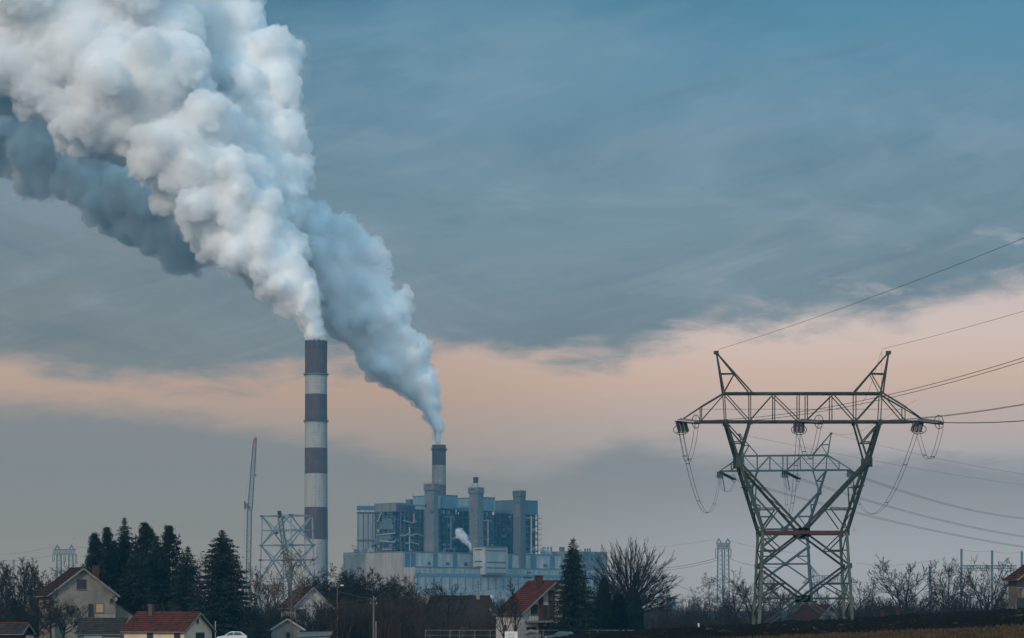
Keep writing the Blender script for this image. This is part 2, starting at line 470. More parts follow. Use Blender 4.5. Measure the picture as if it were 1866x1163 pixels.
# roof clutter at the left end
q = P(644, 1006, 1945)
rv = empty("roof_vessel", (q.x, q.y, up_z), "two small tanks with pipes on the left end of the long hall roof", "roof tank")
for dx, r, h in ((2.5, 2.3, 3.6), (8.5, 2.0, 4.2)):
    b = MB(); b.lathe([(r, 0), (r, h * 0.8), (r * 0.7, h)], (dx, 0), 16); b.build("tank", CON, rv)
b = MB(); b.tube([(12, 0, 0), (12, 0, 3.2), (14.5, 0, 3.6), (16, 0, 2.0), (16, 0, 0)], 0.5); b.build("bent_pipe", PIPE_W, rv)
q = P(646, 1006, 1935)
dv = empty("roof_davit", (q.x, q.y, up_z), "small dark lattice davit leaning out from the hall roof", "davit")
b = MB()
b.bar((1, 0, 0), (-2.2, 0, 6.3), 0.35); b.bar((4, 0, 2.0), (0.6, 0, 6.0), 0.35); b.bar((-2.2, 0, 6.3), (0.6, 0, 6.0), 0.35); b.bar((1, 0, 0), (4, 0, 2.0), 0.35); b.bar((-1, 0, 4), (2, 0, 4.6), 0.25)
b.build("boom", STEEL, dv)
# stair block standing out of the hall
SB = 1936.0
b = MB(); p = block(b, 862, 884, 925, SB, 997, 1047); sb = kid(b, "stair_block", PALE, hall)
b = MB(); on_face(b, p[0], p[1], 0, 1, zat(997, SB) - 0.2, zat(997, SB) + 0.7, 0.3, 0.6); on_face(b, p[0], p[3], 0.02, 1, zat(997, SB) - 0.2, zat(997, SB) + 0.7, 0.3, 0.6); kid(b, "block_parapet", CON, hall, sb)
for y0 in (1002, 1023.5, 1033.5, 1043.5):
    b = MB(); on_face(b, p[0], p[1], 0.07, 0.93, zat(y0 + 2.6, SB), zat(y0, SB), 0.12, 0.3); kid(b, "window_slit", GLASS_D, hall, sb)
for y0 in (1000.5, 1022, 1032):
    b = MB(); on_face(b, p[0], p[3], 0.25, 0.85, zat(y0 + 2.4, SB), zat(y0, SB), 0.12, 0.3); kid(b, "window_slit", GLASS_D, hall, sb)

# ---- boiler houses
def frame_block(root, pxl, pxc, pxr, Yc, yt, yb, floors, nl, nr, seed, core=2.4, pale=0.42):
    """open steelwork with a dark core, columns, floors, bracing, ducts and pipes"""
    rng = random.Random(seed)
    p = plan(pxl, pxc, pxr, Yc); z0, z1 = zat(yb, Yc), zat(yt, Yc)
    b = MB(); b.prism(plan(pxl, pxc, pxr, Yc, core), z0, z1); kid(b, "core", DARK, root)
    st, pl, pi, pd = MB(), MB(), MB(), MB()
    for a, c, n in ((p[0], p[3], nl), (p[0], p[1], nr), (p[1], p[2], nl), (p[3], p[2], nr)):
        a = Vector(a); c = Vector(c)
        n_in = Vector(((c - a).y, -(c - a).x)).normalized()
        mid = Vector((sum(q[0] for q in p) / 4, sum(q[1] for q in p) / 4))
        if n_in.dot(mid - a) < 0: n_in = -n_in
        for k in range(n + 1):
            q = a.lerp(c, k / n); st.bar((q.x, q.y, z0), (q.x, q.y, z1), 0.75)
        for f in range(floors + 1):
            z = z0 + (z1 - z0) * f / floors
            st.bar((a.x, a.y, z), (c.x, c.y, z), 0.5, 0.7)
            if f < floors:
                for h in (0.6, 1.2): st.bar((a.x, a.y, z + h), (c.x, c.y, z + h), 0.12)
                e0, e1 = a + n_in * core, c + n_in * core
                pl.add([(a.x, a.y, z), (c.x, c.y, z), (e1.x, e1.y, z), (e0.x, e0.y, z), (a.x, a.y, z + 0.25), (c.x, c.y, z + 0.25), (e1.x, e1.y, z + 0.25), (e0.x, e0.y, z + 0.25)],
                       [(0,3,2,1),(4,5,6,7),(0,1,5,4),(1,2,6,5),(2,3,7,6),(3,0,4,7)])
        dz = (z1 - z0) / floors
        for k in range(n):
            for f in range(floors):
                q0, q1 = a.lerp(c, k / n), a.lerp(c, (k + 1) / n); za, zb = z0 + dz * f, z0 + dz * (f + 1)
                r = rng.random()
                if r < 0.20: st.bar((q0.x, q0.y, za), (q1.x, q1.y, zb), 0.35)
                elif r < 0.34: st.bar((q0.x, q0.y, zb), (q1.x, q1.y, za), 0.35)
                i0, i1 = q0 + n_in * 1.6, q1 + n_in * 1.6
                if rng.random() < pale:
                    t0, t1 = rng.uniform(0, 0.4), rng.uniform(0.6, 1)
                    pd = MB(); pd.bar(i0.lerp(i1, t0).to_3d() + Vector((0, 0, za + dz * 0.5)), i0.lerp(i1, t1).to_3d() + Vector((0, 0, za + dz * 0.5)), 0.9, dz * rng.uniform(0.3, 0.7)); kid(pd, "casing_panel", rng.choice((CLAD_G, PALE, CLAD_D)), root)
                if rng.random() < 0.22:
                    y = za + dz * rng.uniform(0.3, 0.8); pi = MB(); pi.bar((i0.x, i0.y, y), (i1.x, i1.y, y + rng.uniform(-0.5, 0.5)), rng.uniform(0.35, 0.7)); kid(pi, "pipe", STEEL_L, root)
                for _ in range(1):
                    if rng.random() < 0.5:
                        t = rng.random(); g = i0.lerp(i1, t); pi = MB(); pi.bar((g.x, g.y, za), (g.x, g.y, zb), rng.uniform(0.25, 0.6)); kid(pi, "pipe", STEEL_L, root)
    kid(st, "steelwork", STEEL, root); kid(pl, "floor_deck", CON_D, root);
    return p

def boiler(pxl, pxc, pxr, Yc, yt, ym, yb, clad, label, seed, nl=4, nr=3):
    root = empty("boiler_house", P(pxc, HOR, Yc), label, "boiler house", "boiler houses of the plant"); root.location.z = BASE
    b = MB(); p = block(b, pxl, pxc, pxr, Yc, yt, ym); kid(b, "roof_box", clad, root)
    b = MB()
    for a, c in ((p[0], p[1]), (p[0], p[3])): on_face(b, a, c, 0, 1, zat(yt, Yc) - 0.15, zat(yt, Yc) + 0.6, 0.25, 0.5)
    for (x, y) in p[:2] + p[3:]: b.bar((x, y, zat(yt, Yc)), (x, y, zat(yt, Yc) + 3.5), 0.2)
    kid(b, "roof_edge", CLAD_D, root)
    frame_block(root, pxl, pxc, pxr, Yc, ym, yb, 7, nl, nr, seed, 1.5)
    return root, p
b1, p1 = boiler(752, 806, 834, 1985, 903, 927, 1010, CLAD, "blue clad boiler house behind the tallest stair tower with the tall pale vent pipe", 1)
b2, p2 = boiler(832, 878, 901.5, 2000, 907, 931, 1012, CLAD, "blue clad boiler house behind the stair tower with the rooftop drum", 2)
b3, p3 = boiler(902, 941, 980, 2020, 912, 936, 1016, CLAD_D, "dark slate clad boiler house with small landings on its corner", 3)
for root, p, Yc, x, y0, y1 in ((b1, p1, 1985, 820, 939, 1000), (b2, p2, 2000, 888, 946, 1002), (b3, p3, 2020, 967, 940, 1008)):
    a = hit(p[0], (p[1][0] - p[0][0], p[1][1] - p[0][1]), x); b = MB()     # pale vent pipes up the right faces
    q = (a[0] + 0.6, a[1] - 1.0)
    b.tube([(q[0], q[1], zat(y1, Yc)), (q[0], q[1], zat(y0, Yc))], 0.65, 8)
    b.bar((q[0] - 5, q[1] - 4, zat(y0 + 3, Yc)), (q[0] + 3, q[1] + 3, zat(y0 + 3, Yc)), 0.6); b.bar((q[0] - 6, q[1] - 5, zat(y1, Yc)), (q[0] + 4, q[1] + 4, zat(y1, Yc)), 0.6)
    kid(b, "vent_pipe", PIPE_W, root)
for k in range(7):                                   # cantilevered landings on the far corner
    b = MB()
    z = zat(944 + k * 10, 2020); x, y = p3[1]
    b.box((x - 1, y - 2, z), (x + 3.4, y + 2, z + 0.3))
    for dx in (0.2, 1.8, 3.2): b.bar((x + dx, y - 1.9, z), (x + dx, y - 1.9, z + 1.6), 0.15)
    b.bar((x, y - 1.9, z + 1.5), (x + 3.4, y - 1.9, z + 1.5), 0.18); kid(b, "landing", STEEL, b3)

# the oldest boiler on the left: concrete cap, open steel, blue duct, pale filter wall
YB = 1965.0
ob = empty("boiler_house", P(722, HOR, YB), "open rusty steel boiler house with concrete cap and bright blue duct", "boiler house", "boiler houses of the plant"); ob.location.z = BASE
b = MB(); p = block(b, 682, 722, 742, YB, 916, 932); kid(b, "roof_box", CLAD_G, ob)
frame_block(ob, 684, 722, 780, YB, 932, 1008, 8, 5, 7, 9, 3.0, 0.32)
b = MB()
pr = plan(684, 722, 780, YB)
for k in range(1, 8):                                 # scaffold round the right side, up to the roof
    a = Vector(pr[0]).lerp(Vector(pr[1]), k / 8); b.bar((a.x, a.y - 1.2, zat(1000, YB)), (a.x, a.y - 1.2, zat(919 if k < 5 else 926, YB)), 0.35)
for y in (921, 927): b.bar((pr[0][0], pr[0][1] - 1.2, zat(y, YB)), (Vector(pr[0]).lerp(Vector(pr[1]), 0.62).x, Vector(pr[0]).lerp(Vector(pr[1]), 0.62).y - 1.2, zat(y, YB)), 0.5, 1.2)
kid(b, "scaffold", STEEL, ob)
b = MB(); block(b, 722.5, 723, 756, YB + 4, 920, 934); kid(b, "side_casing", CLAD_D, ob)
b = MB()                                              # slanted hopper plates
pl = plan(684, 722, 780, YB)
def face_pt(px, py, o=0.5):
    h = hit(pl[0], W_, px); return Vector((h[0] - o * 0.7, h[1] - o * 0.7, zat(py, YB)))
for quad in (((691, 964), (699, 944), (713, 944), (718, 964)), ((676, 994), (689, 974), (711, 974), (714, 982))):
    q = [face_pt(*t) for t in quad]; back = [x + Vector((1.0, 1.0, 0)) for x in q]
    b = MB(); b.add(q + back, [(0,1,2,3),(7,6,5,4),(0,4,5,1),(1,5,6,2),(2,6,7,3),(3,7,4,0)]); kid(b, "hopper", CLAD_D, ob)
for x0, y0, x1, y1 in ((688, 974, 722, 972), (694, 985, 721, 988), (690, 950, 697, 933), (700, 1001, 716, 1001)):
    b = MB(); b.tube([face_pt(x0, y0, 1.2), face_pt(x1, y1, 1.2)], 0.55, 6); kid(b, "pipe", PIPE_W, ob)
def rf_pt(px, py, o=1.6):
    h = hit(pl[0], U, px); return Vector((h[0] + o * 0.7, h[1] - o * 0.7, zat(py, YB)))
for pts in ([(728, 976), (735, 976), (742, 973), (752, 977)], [(744, 960), (744, 1004)], [(733, 948), (746, 952), (757, 950)], [(744, 975), (758, 972), (769, 976)],
            [(737, 990), (748, 988), (760, 991)], [(752, 935), (752, 952), (748, 952)]):
    b = MB(); b.tube([rf_pt(*t) for t in pts], 0.5, 6); kid(b, "pipe", PIPE_W, ob)
b = MB(); c0 = hit(pl[0], W_, 684); b.prism([(c0[0] + a, c0[1] + d) for a, d in ((0, 0), (-15.5, 4), (-15.5, 9), (2, 8))], zat(929.5, 1985), zat(922, 1985))
kid(b, "duct", BRIGHT_BLUE, ob)
b = MB(); x0, y0 = c0
fw = [(x0 + 1, y0 + 3), (x0 - 15, y0 + 8), (x0 - 14, y0 + 16), (x0 + 4, y0 + 12)]
b.prism(fw, zat(1008, 1985), zat(934, 1985)); kid(b, "filter_wall", mat("filter_wall", (0.21, 0.225, 0.23), (0.15, 0.165, 0.17), 0.3, 0.8, stretch=(1, 1, 0.1)), ob)
b = MB()
for s in (0.0, 0.22, 0.46, 0.70, 1.0):
    q = Vector(fw[0]).lerp(Vector(fw[1]), s); b.bar((q.x, q.y - 0.5, zat(1006, 1985)), (q.x, q.y - 0.5, zat(933, 1985)), 0.5)
b.bar((x0 + 2, y0 + 2, zat(984, 1985)), (x0 - 16, y0 + 7.5, zat(984, 1985)), 1.2, 0.8); b.bar((x0 + 2, y0 + 2, zat(933.5, 1985)), (x0 - 16, y0 + 7.5, zat(933.5, 1985)), 1.2, 0.8)
for s in (0.1, 0.4, 0.6, 0.9):
    q = Vector(fw[0]).lerp(Vector(fw[1]), s); b.bar((q.x, q.y, zat(934, 1985)), (q.x, q.y, zat(929, 1985)), 0.35); b.bar((q.x, q.y, zat(922, 1985)), (q.x, q.y, zat(917, 1985)), 0.18)
kid(b, "frame_post", STEEL, ob)

# dark backing slab added to block bright sky showing between the boilers
bb_ = MB(); q0, q1 = P(742, 1, 2050), P(966, 1, 2082); bb_.prism([(q0.x, q0.y), (q1.x, q1.y), (q1.x - 2, q1.y + 10), (q0.x - 2, q0.y + 10)], BASE, zat(938, 2070)); o = bb_.build("backing_slab", DARK, None); tag(o, "dark backing slab added behind the row of boiler houses", "building")
# ---- stair towers
def tower(pxl, pxc, pxr, Yc, yt, yb, capy, cl, cr, label, holes, seed, m=CON, patch=False):
    root = empty("stair_tower", P(pxc, HOR, Yc), label, "stair tower", "stair towers of the plant"); root.location.z = BASE
    b = MB(); p = block(b, pxl, pxc, pxr, Yc, capy - 0.3, None); kid(b, "shaft", m, root)
    b = MB(); k = plan(cl, pxc, cr, Yc)
    o = (0.0, -1.3) if cl < pxl else (0, -0.5)
    b.prism([(x + o[0], y + o[1]) for x, y in k], zat(capy, Yc), zat(yt, Yc)); kid(b, "head", m, root)
    b = MB()
    kk = [(x + o[0], y + o[1]) for x, y in k]
    on_face(b, kk[0], kk[3], 0.25, 0.8, zat(yt + 4.6, Yc), zat(yt + 3, Yc), 0.1, 0.3); kid(b, "louvre", GLASS_D, root)
    for f, s, y in holes:
        b = MB(); a, c = (p[0], p[3]) if f == 'l' else (p[0], p[1])
        on_face(b, a, c, s, s + 0.12, zat(y + 1.6, Yc), zat(y, Yc), 0.1, 0.3); kid(b, "window", GLASS_D, root)
    b = MB()
    for (x, y) in kk: b.bar((x, y, zat(yt, Yc)), (x, y, zat(yt - 2.6, Yc)), 0.15)
    for a, c in ((0, 1), (0, 3)): b.bar((*kk[a], zat(yt - 2.4, Yc)), (*kk[c], zat(yt - 2.4, Yc)), 0.12)
    kid(b, "roof_rail", STEEL, root)
    if patch:
        b = MB(); on_face(b, p[0], p[3], 0.12, 0.93, zat(942, Yc), zat(919, Yc), 0.12, 0.2); kid(b, "patch_panel", CON, root)
    return root, p
h1 = [('r', s, y) for y in (905, 925, 938, 955, 970, 1000) for s in (0.25, 0.6)]
h2 = [('l', 0.15, y) for y in (912, 930, 939, 948, 957, 970, 990)] + [('l', 0.5, y) for y in (912, 930, 970)]
t1, _ = tower(773.5, 790, 799, 1962, 881, 1008, 893, 772, 800, "tallest concrete stair tower with small white roof aerials", h1, 1)
t2, _ = tower(855, 870, 881, 1975, 888, 1003, 899, 852.5, 882.5, "concrete stair tower carrying a dark drum on its roof", h2, 2)
t3, _ = tower(935, 949, 958, 1990, 894, 1018, 904, 934, 958.5, "plain grey stair tower in front of the slate boiler house", [], 3, CON_D, True)
b = MB()
c = P(791, 881, 1962)
for dx, h in ((-5, 4), (-3, 2.5), (1, 5), (4, 3)): b.bar((c.x + dx, c.y + 4, c.z), (c.x + dx, c.y + 4, c.z + h), 0.25)
b.lathe([(0.3, c.z + 1), (1.3, c.z + 1.4), (0.4, c.z + 2.2)], (c.x + 5, c.y + 3), 10)
kid(b, "roof_aerial", PIPE_W, t1)
c = P(866, 888, 1978)
dr = empty("roof_drum", (c.x, c.y, c.z), "dark drum shaped beacon on a lattice stand above the middle stair tower", "beacon")
b = MB()
for a in range(4):
    x, y = 2.6 * math.cos(a * math.pi / 2 + 0.6), 2.6 * math.sin(a * math.pi / 2 + 0.6)
    b.bar((x * 1.6 - 0.5, y * 1.6, -0.2), (x * 0.7, y * 0.7, 4.2), 0.22); b.bar((x * 1.2, y * 1.2, 1.8), (-y * 1.2, x * 1.2, 1.8), 0.16)
b.build("stand", STEEL_L, dr)
b = MB(); b.box((-1.6, -1.5, 3.4), (2.6, 1.5, 8.2)); b.build("drum", DARK, dr)
# link bridge from old boiler roof to the tower
br = empty("pipe_bridge", P(760, 921, 1972), "thin dark gangway from the open boiler roof across to the tallest tower", "gangway")
b = MB(); b.bar(P(738, 919.5, 1972), P(776, 922.5, 1972), 1.6, 1.1); b.bar(P(738, 918, 1972), P(776, 921, 1972), 0.2); kid(b, "deck", STEEL, br)
b = MB(); b.box(P(774.5, 925, 1955) - Vector((0, 1, 0)), P(776.5, 919, 1955) + Vector((0, 3, 0))); kid(b, "bridge_head", DARK, br)

# roof house left of boiler 1
c = P(752, 903, 2005)
rh = MB(); block(rh, 739, 748, 756, 2010, 910, 940); o = rh.build("lift_house", CLAD_D, None); tag(o, "small dark blue lift house peeping up left of the first blue boiler house", "lift house")

# ---- building beyond the right end
YR = 2160.0
fb = empty("workshop_building", P(1050, HOR, YR), "hazy flat roofed building beyond the right end of the plant", "building"); fb.location.z = BASE
b = MB(); pf = block(b, 985, 1040, 1106, YR, 1004.5, None); kid(b, "wall", CLAD_G, fb)
b = MB()
for x0, x1 in ((1062, 1072), (1076, 1080), (1088, 1093)):
    b = MB(); on_face(b, pf[0], pf[1], frac(pf[0], pf[1], x0), frac(pf[0], pf[1], x1), zat(1022, YR), zat(1009, YR), 0.15, 0.3); kid(b, "window", GLASS_D, fb)
b = MB()
on_face(b, pf[0], pf[1], 0.05, 0.95, zat(1038, YR), zat(1034, YR), 0.15, 0.3)
kid(b, "window", GLASS_D, fb)
for x0, x1, y0 in ((988, 994, 997), (997, 1000, 996), (1003, 1006, 996), (1019, 1029, 996.5)):
    b = MB(); q = P((x0 + x1) / 2, 1004, YR + 12); r = (x1 - x0) / 2 * K * YR; b.lathe([(r, q.z - 2), (r, zat(y0 + 1, YR)), (r * 1.15, zat(y0, YR))], (q.x, q.y), 12); kid(b, "roof_vent", CLAD_D, fb)
for x0 in (1066, 1070.5, 1075):
    b = MB(); q = P(x0, 1004, YR + 12); b.lathe([(0.7, q.z - 2), (0.7, zat(999, YR))], (q.x, q.y), 8); kid(b, "roof_flue", STEEL, fb)
fb2 = MB(); block(fb2, 1216, 1221, 1231, 1500, 1088, None); o = fb2.build("pump_house", CLAD, None); tag(o, "narrow hazy blue building beside the big bare fan shaped tree", "building")
wl = MB(); wl.box(P(764, 1108, 1500), P(899, 1085, 1500) + Vector((0, 4, 0))); o = wl.build("yard_wall", mat("white_wall", (0.6, 0.6, 0.58), (0.5, 0.5, 0.5), 0.2)); tag(o, "long white low wall at the foot of the plant behind the brown roof", "wall")

# ---- steel frame under construction, cranes
YF = 1500.0
sf = empty("steel_frame", P(530, HOR, YF), "open galvanised steel tower frame with cross bracing beside the tall chimney", "steel frame"); sf.location.z = BASE
pf = [((530 - 933) * K * YF, YF)]
pf = plan(478, 530, 569, YF)
nodes = [pf[0], pf[1], pf[2], pf[3]]
lev = [1056, 1019.5, 992.5, 965, 938.5]
spread = [1.10, 1.06, 1.04, 1.015, 1.0]
mid = (sum(q[0] for q in nodes) / 4, sum(q[1] for q in nodes) / 4)
def fp(k, l): return Vector((mid[0] + (nodes[k % 4][0] - mid[0]) * spread[l], mid[1] + (nodes[k % 4][1] - mid[1]) * spread[l], zat(lev[l], YF)))
b = MB(); bb = MB()
for k in range(4):
    q = fp(k, 0); b.bar((q.x, q.y, BASE), q, 0.85)
    for l in range(4):
        b.bar(fp(k, l), fp(k, l + 1), 0.85); b.bar(fp(k, l + 1), fp(k + 1, l + 1), 0.7)
for k in range(4):
    for l in (0, 2):
        m2 = fp(k, l + 1).lerp(fp(k + 1, l + 1), 0.5)
        bb.bar(fp(k, l + 2), m2, 0.6); bb.bar(fp(k + 1, l + 2), m2, 0.6); bb.bar(fp(k, l), m2, 0.6); bb.bar(fp(k + 1, l), m2, 0.6)
kid(b, "column", STEEL_L, sf); kid(bb, "bracing", STEEL_L, sf)
b = MB()
for k in range(4):
    for l in (1, 2, 4):
        q = fp(k, l); b.box(q - Vector((1.3, 1.3, 0.5)), q + Vector((1.3, 1.3, 0.5)))
kid(b, "node_plate", STEEL, sf)
b = MB(); c0, c1 = fp(3, 1), fp(1, 1)
b.prism([tuple(fp(k, 1).lerp(Vector((*mid, fp(k, 1).z)), 0.45)[:2]) for k in range(4)], zat(1021, YF), zat(1018.5, YF)); kid(b, "work_platform", STEEL, sf)

def lattice(mb, a, b_, w0, w1, n, t):
    """square lattice boom between two points"""
    a = Vector(a); b_ = Vector(b_); d = (b_ - a).normalized(); s = Vector((0, 1, 0)).cross(d).normalized(); f = d.cross(s)
    def c(k, i):
        w = w0 + (w1 - w0) * k / n; p = a.lerp(b_, k / n)
        return p + s * w / 2 * (1 if i in (0, 3) else -1) + f * w / 2 * (1 if i < 2 else -1)
    for i in range(4):
        mb.bar(c(0, i), c(n, i), t)
        for k in range(n):
            j = (i + 1) % 4
            mb.bar(c(k, i), c(k + 1, j) if k % 2 else c(k + 1, i), t * 0.6) if False else mb.bar(c(k, i if k % 2 else j), c(k + 1, j if k % 2 else i), t * 0.55)
            mb.bar(c(k, i), c(k, j), t * 0.5)
CRANE_P = mat("crane_paint", (0.10, 0.115, 0.12), (0.075, 0.085, 0.09), 0.4, 0.6)
CRANE_R = mat("crane_red", (0.30, 0.10, 0.08), (0.24, 0.09, 0.07), 0.4, 0.6)
YC = 1600.0
tc = empty("tower_crane", P(451, HOR, YC), "very tall pale lattice crane with a steep boom, left of the steel frame", "crane"); tc.location.z = BASE
b = MB(); lattice(b, Vector((P(451.5, 1, YC).x, YC, BASE)), P(454.5, 930, YC), 2.9, 2.7, 26, 0.42); kid(b, "mast", CRANE_P, tc)
b = MB(); lattice(b, P(455.5, 930, YC), P(463.5, 815, YC), 2.9, 2.1, 18, 0.38); kid(b, "boom", CRANE_P, tc)
b = MB(); lattice(b, P(463.5, 815, YC), P(465, 800, YC), 2.2, 1.6, 4, 0.4); b.box(P(464, 802, YC - 2), P(468.5, 798, YC + 2)); kid(b, "boom_head", CRANE_R, tc)
b = MB(); lattice(b, P(455, 928, YC), P(447, 918, YC), 1.8, 1.6, 4, 0.4); b.box(P(444.8, 928, YC - 2), P(447.5, 914, YC + 2)); kid(b, "counter_jib", STEEL, tc)
b = MB(); b.bar(P(446, 914, YC), P(464, 803, YC), 0.07); b.bar(P(467.5, 800, YC), P(466, 866, YC), 0.10); b.bar(P(446, 928, YC), P(444.5, 1040, YC), 0.08); kid(b, "cable", STEEL, tc)
b = MB(); b.box(P(465.2, 868, YC - 0.6), P(467, 864.5, YC + 0.6)); kid(b, "hook_block", DARK, tc)
YC = 1470.0
cc = empty("crawler_crane", P(525, HOR, YC), "dark lattice crane boom leaning inside the open steel frame", "crane"); cc.location.z = BASE
b = MB(); lattice(b, P(527, 1056, YC), P(510, 941, YC), 2.6, 2.2, 20, 0.36); b.bar(P(527, 1056, YC), Vector((P(529, 1, YC).x, YC, BASE)), 2.0); kid(b, "boom", mat("crane_dark", (0.10, 0.085, 0.08), (0.07, 0.065, 0.06), 0.5), cc)
b = MB(); b.prism([P(505.5, 1, YC).xy[:], P(512, 1, YC).xy[:], (P(512, 1, YC).x, YC + 2), (P(505.5, 1, YC).x, YC + 2)], zat(938, YC), zat(931, YC)); b.bar(P(512, 935, YC), P(508.5, 944, YC), 1.4); kid(b, "boom_head", DARK, cc)
b = MB(); b.bar(P(512, 934, YC), P(538, 1046, YC), 0.12); b.bar(P(512, 936, YC), P(534, 1046, YC), 0.12); b.bar(P(506, 938, YC), P(504.2, 970, YC), 0.10); kid(b, "cable", STEEL, cc)
b = MB(); b.lathe([(0.2, zat(974, YC)), (0.9, zat(972.5, YC)), (0.9, zat(970.5, YC)), (0.2, zat(969, YC))], P(504.2, 1, YC).xy[:], 8); kid(b, "hook_block", DARK, cc)

# ------------------------------------------------------------------ pylons and lines
PYL = mat("pylon_green", (0.022, 0.034, 0.031), (0.015, 0.025, 0.023), 0.6, 0.75, c3=(0.040, 0.054, 0.045), scale3=0.25, spec=0.3)
PYL_L = mat("pylon_legs", (0.070, 0.092, 0.074), (0.048, 0.064, 0.053), 0.5, 0.7, c3=(0.038, 0.048, 0.043), scale3=0.3)
PYL_R = mat("pylon_red", (0.075, 0.020, 0.019), (0.055, 0.018, 0.017), 0.6, 0.65)
WIRE = mat("wire_dark", (0.035, 0.04, 0.045), (0.03, 0.034, 0.038), 1.0, 0.6)
INSUL = mat("insulator_glaze", (0.025, 0.04, 0.045), (0.018, 0.03, 0.035), 2.0, 0.3, spec=0.5)
CAPM = 0.0699
# member table in metres: x across (0 = middle, photograph column 1466), z up from photograph row 1140
def pm(px, py): return ((px - 1466) * 0.0699, (1140 - py) * 0.0699)
LEG = [pm(1384, 1146), pm(1391, 970)]
def pylon(name, label, X, Y, zb, rot, scale=1.0, mats=(PYL, PYL_L, PYL_R), red=True, tk=1.0, ext=0.0):
    root = empty(name, (X, Y, zb), label, "pylon", rz=rot)
    body, arm = MB(), MB(); plate = body; legs = body
    def depth(z):
        if z < 12: return 3.75 - 0.06 * z
        if z < 26: return 3.03 - (z - 12) * (3.03 - 1.25) / 14
        return 1.25
    def pt(p, side, dp=None):
        x, z = pm(*p); d = depth(z) if dp is None else dp
        return Vector((x * scale, side * d * scale, z * scale))
    A = lambda mb, p, q, side, w: mb.angle(pt(p, side), pt(q, side), w * scale * tk)
    def mir(p): return (2 * 1466 - p[0] + (3 if p[1] < 1000 else 5), p[1])
    wst = (1391, 970); bas = (1383, 1147); kj = (1349, 841); ao = (1326, 767); ai = (1371, 767); ctr = (1466, 970)
    lowx = (1388, 1031); lowc = (1468, 1091)
    pkm = {}; same = lambda p: p
    for s in (-1, 1):
        for F in (same, mir):
            leg = MB(); A(leg, F(bas), F((1386, 1091)), s, 0.55); A(leg, F((1386, 1091)), F(wst), s, 0.50)
            if ext:
                q = pt(F(bas), s); f = Vector((q.x * 1.10, q.y * 1.12, -ext)); leg.angle(q, f, 0.55 * tk); q2 = pt(mir(F(bas)), s); q3 = pt(F(bas), -s)
                body.angle(f, q2.lerp(Vector((q2.x, q2.y, -ext)), 0.0), 0.26 * tk); body.angle(f, q3, 0.2 * tk)
            leg.build("leg", mats[1], root)
            A(body, F(wst), F(kj), s, 0.48)
            A(body, F(kj), F(ao), s, 0.44); A(body, F(kj), F(ai), s, 0.34)
            A(body, ctr, F(kj), s, 0.42)
            A(body, ctr, F(lowx), s, 0.36); A(body, F(lowx), lowc, s, 0.36); A(legs, lowc, F((1391, 1145)), s, 0.30)
            for a, b in (((1377, 926), (1422, 926)), ((1421, 926), (1395, 962)), ((1358, 885), (1379, 885)), ((1379, 885), (1376, 926)), ((1389, 1003), (1426, 1003)), ((1426, 1003), (1396, 975)),
                         ((1387, 1064), (1430, 1064)), ((1430, 1064), (1390, 1088)), ((1336, 804), (1358, 804)), ((1358, 804), (1330, 772)), ((1386, 1091), lowc)):
                A(body, F(a), F(b), s, 0.20 if a != (1386, 1091) else 0.30)
            # gusset plates
            for c, r in ((kj, 0.62), (wst, 0.42), (lowx, 0.34), (ao, 0.34), (ai, 0.3)):
                q = pt(F(c), s); r *= scale
                plate.box((q.x - r * 0.75, q.y - 0.06, q.z - r), (q.x + r * 0.75, q.y + 0.06, q.z + r))
            if red:
                beam = MB(); beam.bar(pt(F((1396, 970)), s), pt((1456, 970), s), 0.48 * scale, 0.42 * scale); beam.build("waist_beam", mats[2], root)
            else: A(body, F(wst), ctr, s, 0.3)
            # crossarm chords and web
            top = [(1322, 714), (1371, 714), (1415, 714), (1467.5, 714)]
            for a, b in zip(top, top[1:]): A(arm, F(a), F(b), s, 0.30)
            A(arm, (1240 + 0, 766) if False else F((1276, 766)), F((1467.5, 766)), s, 0.36)
            for a, b in (((1326, 716), (1368, 763)), ((1371, 763), (1411, 718)), ((1414, 718), (1460, 763)), ((1281, 764), (1321, 718)), ((1326, 766), (1323, 714)), ((1371, 766), (1371, 714)),
                         ((1415, 766), (1415, 716)), ((1460, 766), (1460, 716)), ((1281, 764), (1281, 740))): A(arm, F(a), F(b), s, 0.17)
            for c in (ctr, lowc):
                q = pt(c, s); r = 0.72 * scale if c == ctr else 0.55 * scale
                plate.box((q.x - r, q.y - 0.08, q.z - r * 0.8), (q.x + r, q.y + 0.08, q.z + r * 0.8))
            tip, sh = pt(F((1239, 766)), 0), pt(F((1276, 766)), s)
            arm.angle(tip, sh, 0.32 * scale * tk); mid = pt(F((1280, 739)), s * 0.8)
            arm.angle(tip, mid, 0.2 * scale * tk); arm.angle(mid, pt(F((1322, 714)), s), 0.26 * scale * tk)
            # earth wire peaks
            if s == -1: peaks = MB()
            else: peaks = pkm[F is mir]
            if s == -1: pkm[F is mir] = peaks
            pk = pt(F((1309, 638)), 0); o1, i1 = pt(F((1322, 714)), s), pt(F((1373, 713)), s)
            peaks.angle(pk, o1, 0.26 * scale * tk); peaks.angle(pk, i1, 0.24 * scale * tk)
            h0, h1 = pk.lerp(o1, 0.52), pk.lerp(i1, 0.52)
            peaks.angle(h0, h1, 0.17 * scale * tk); peaks.angle(h1, o1, 0.15 * scale * tk)
            if s == 1: peaks.box(pk - Vector((0.3, 0.3, 0.2)) * scale, pk + Vector((0.3, 0.3, 0.22)) * scale)
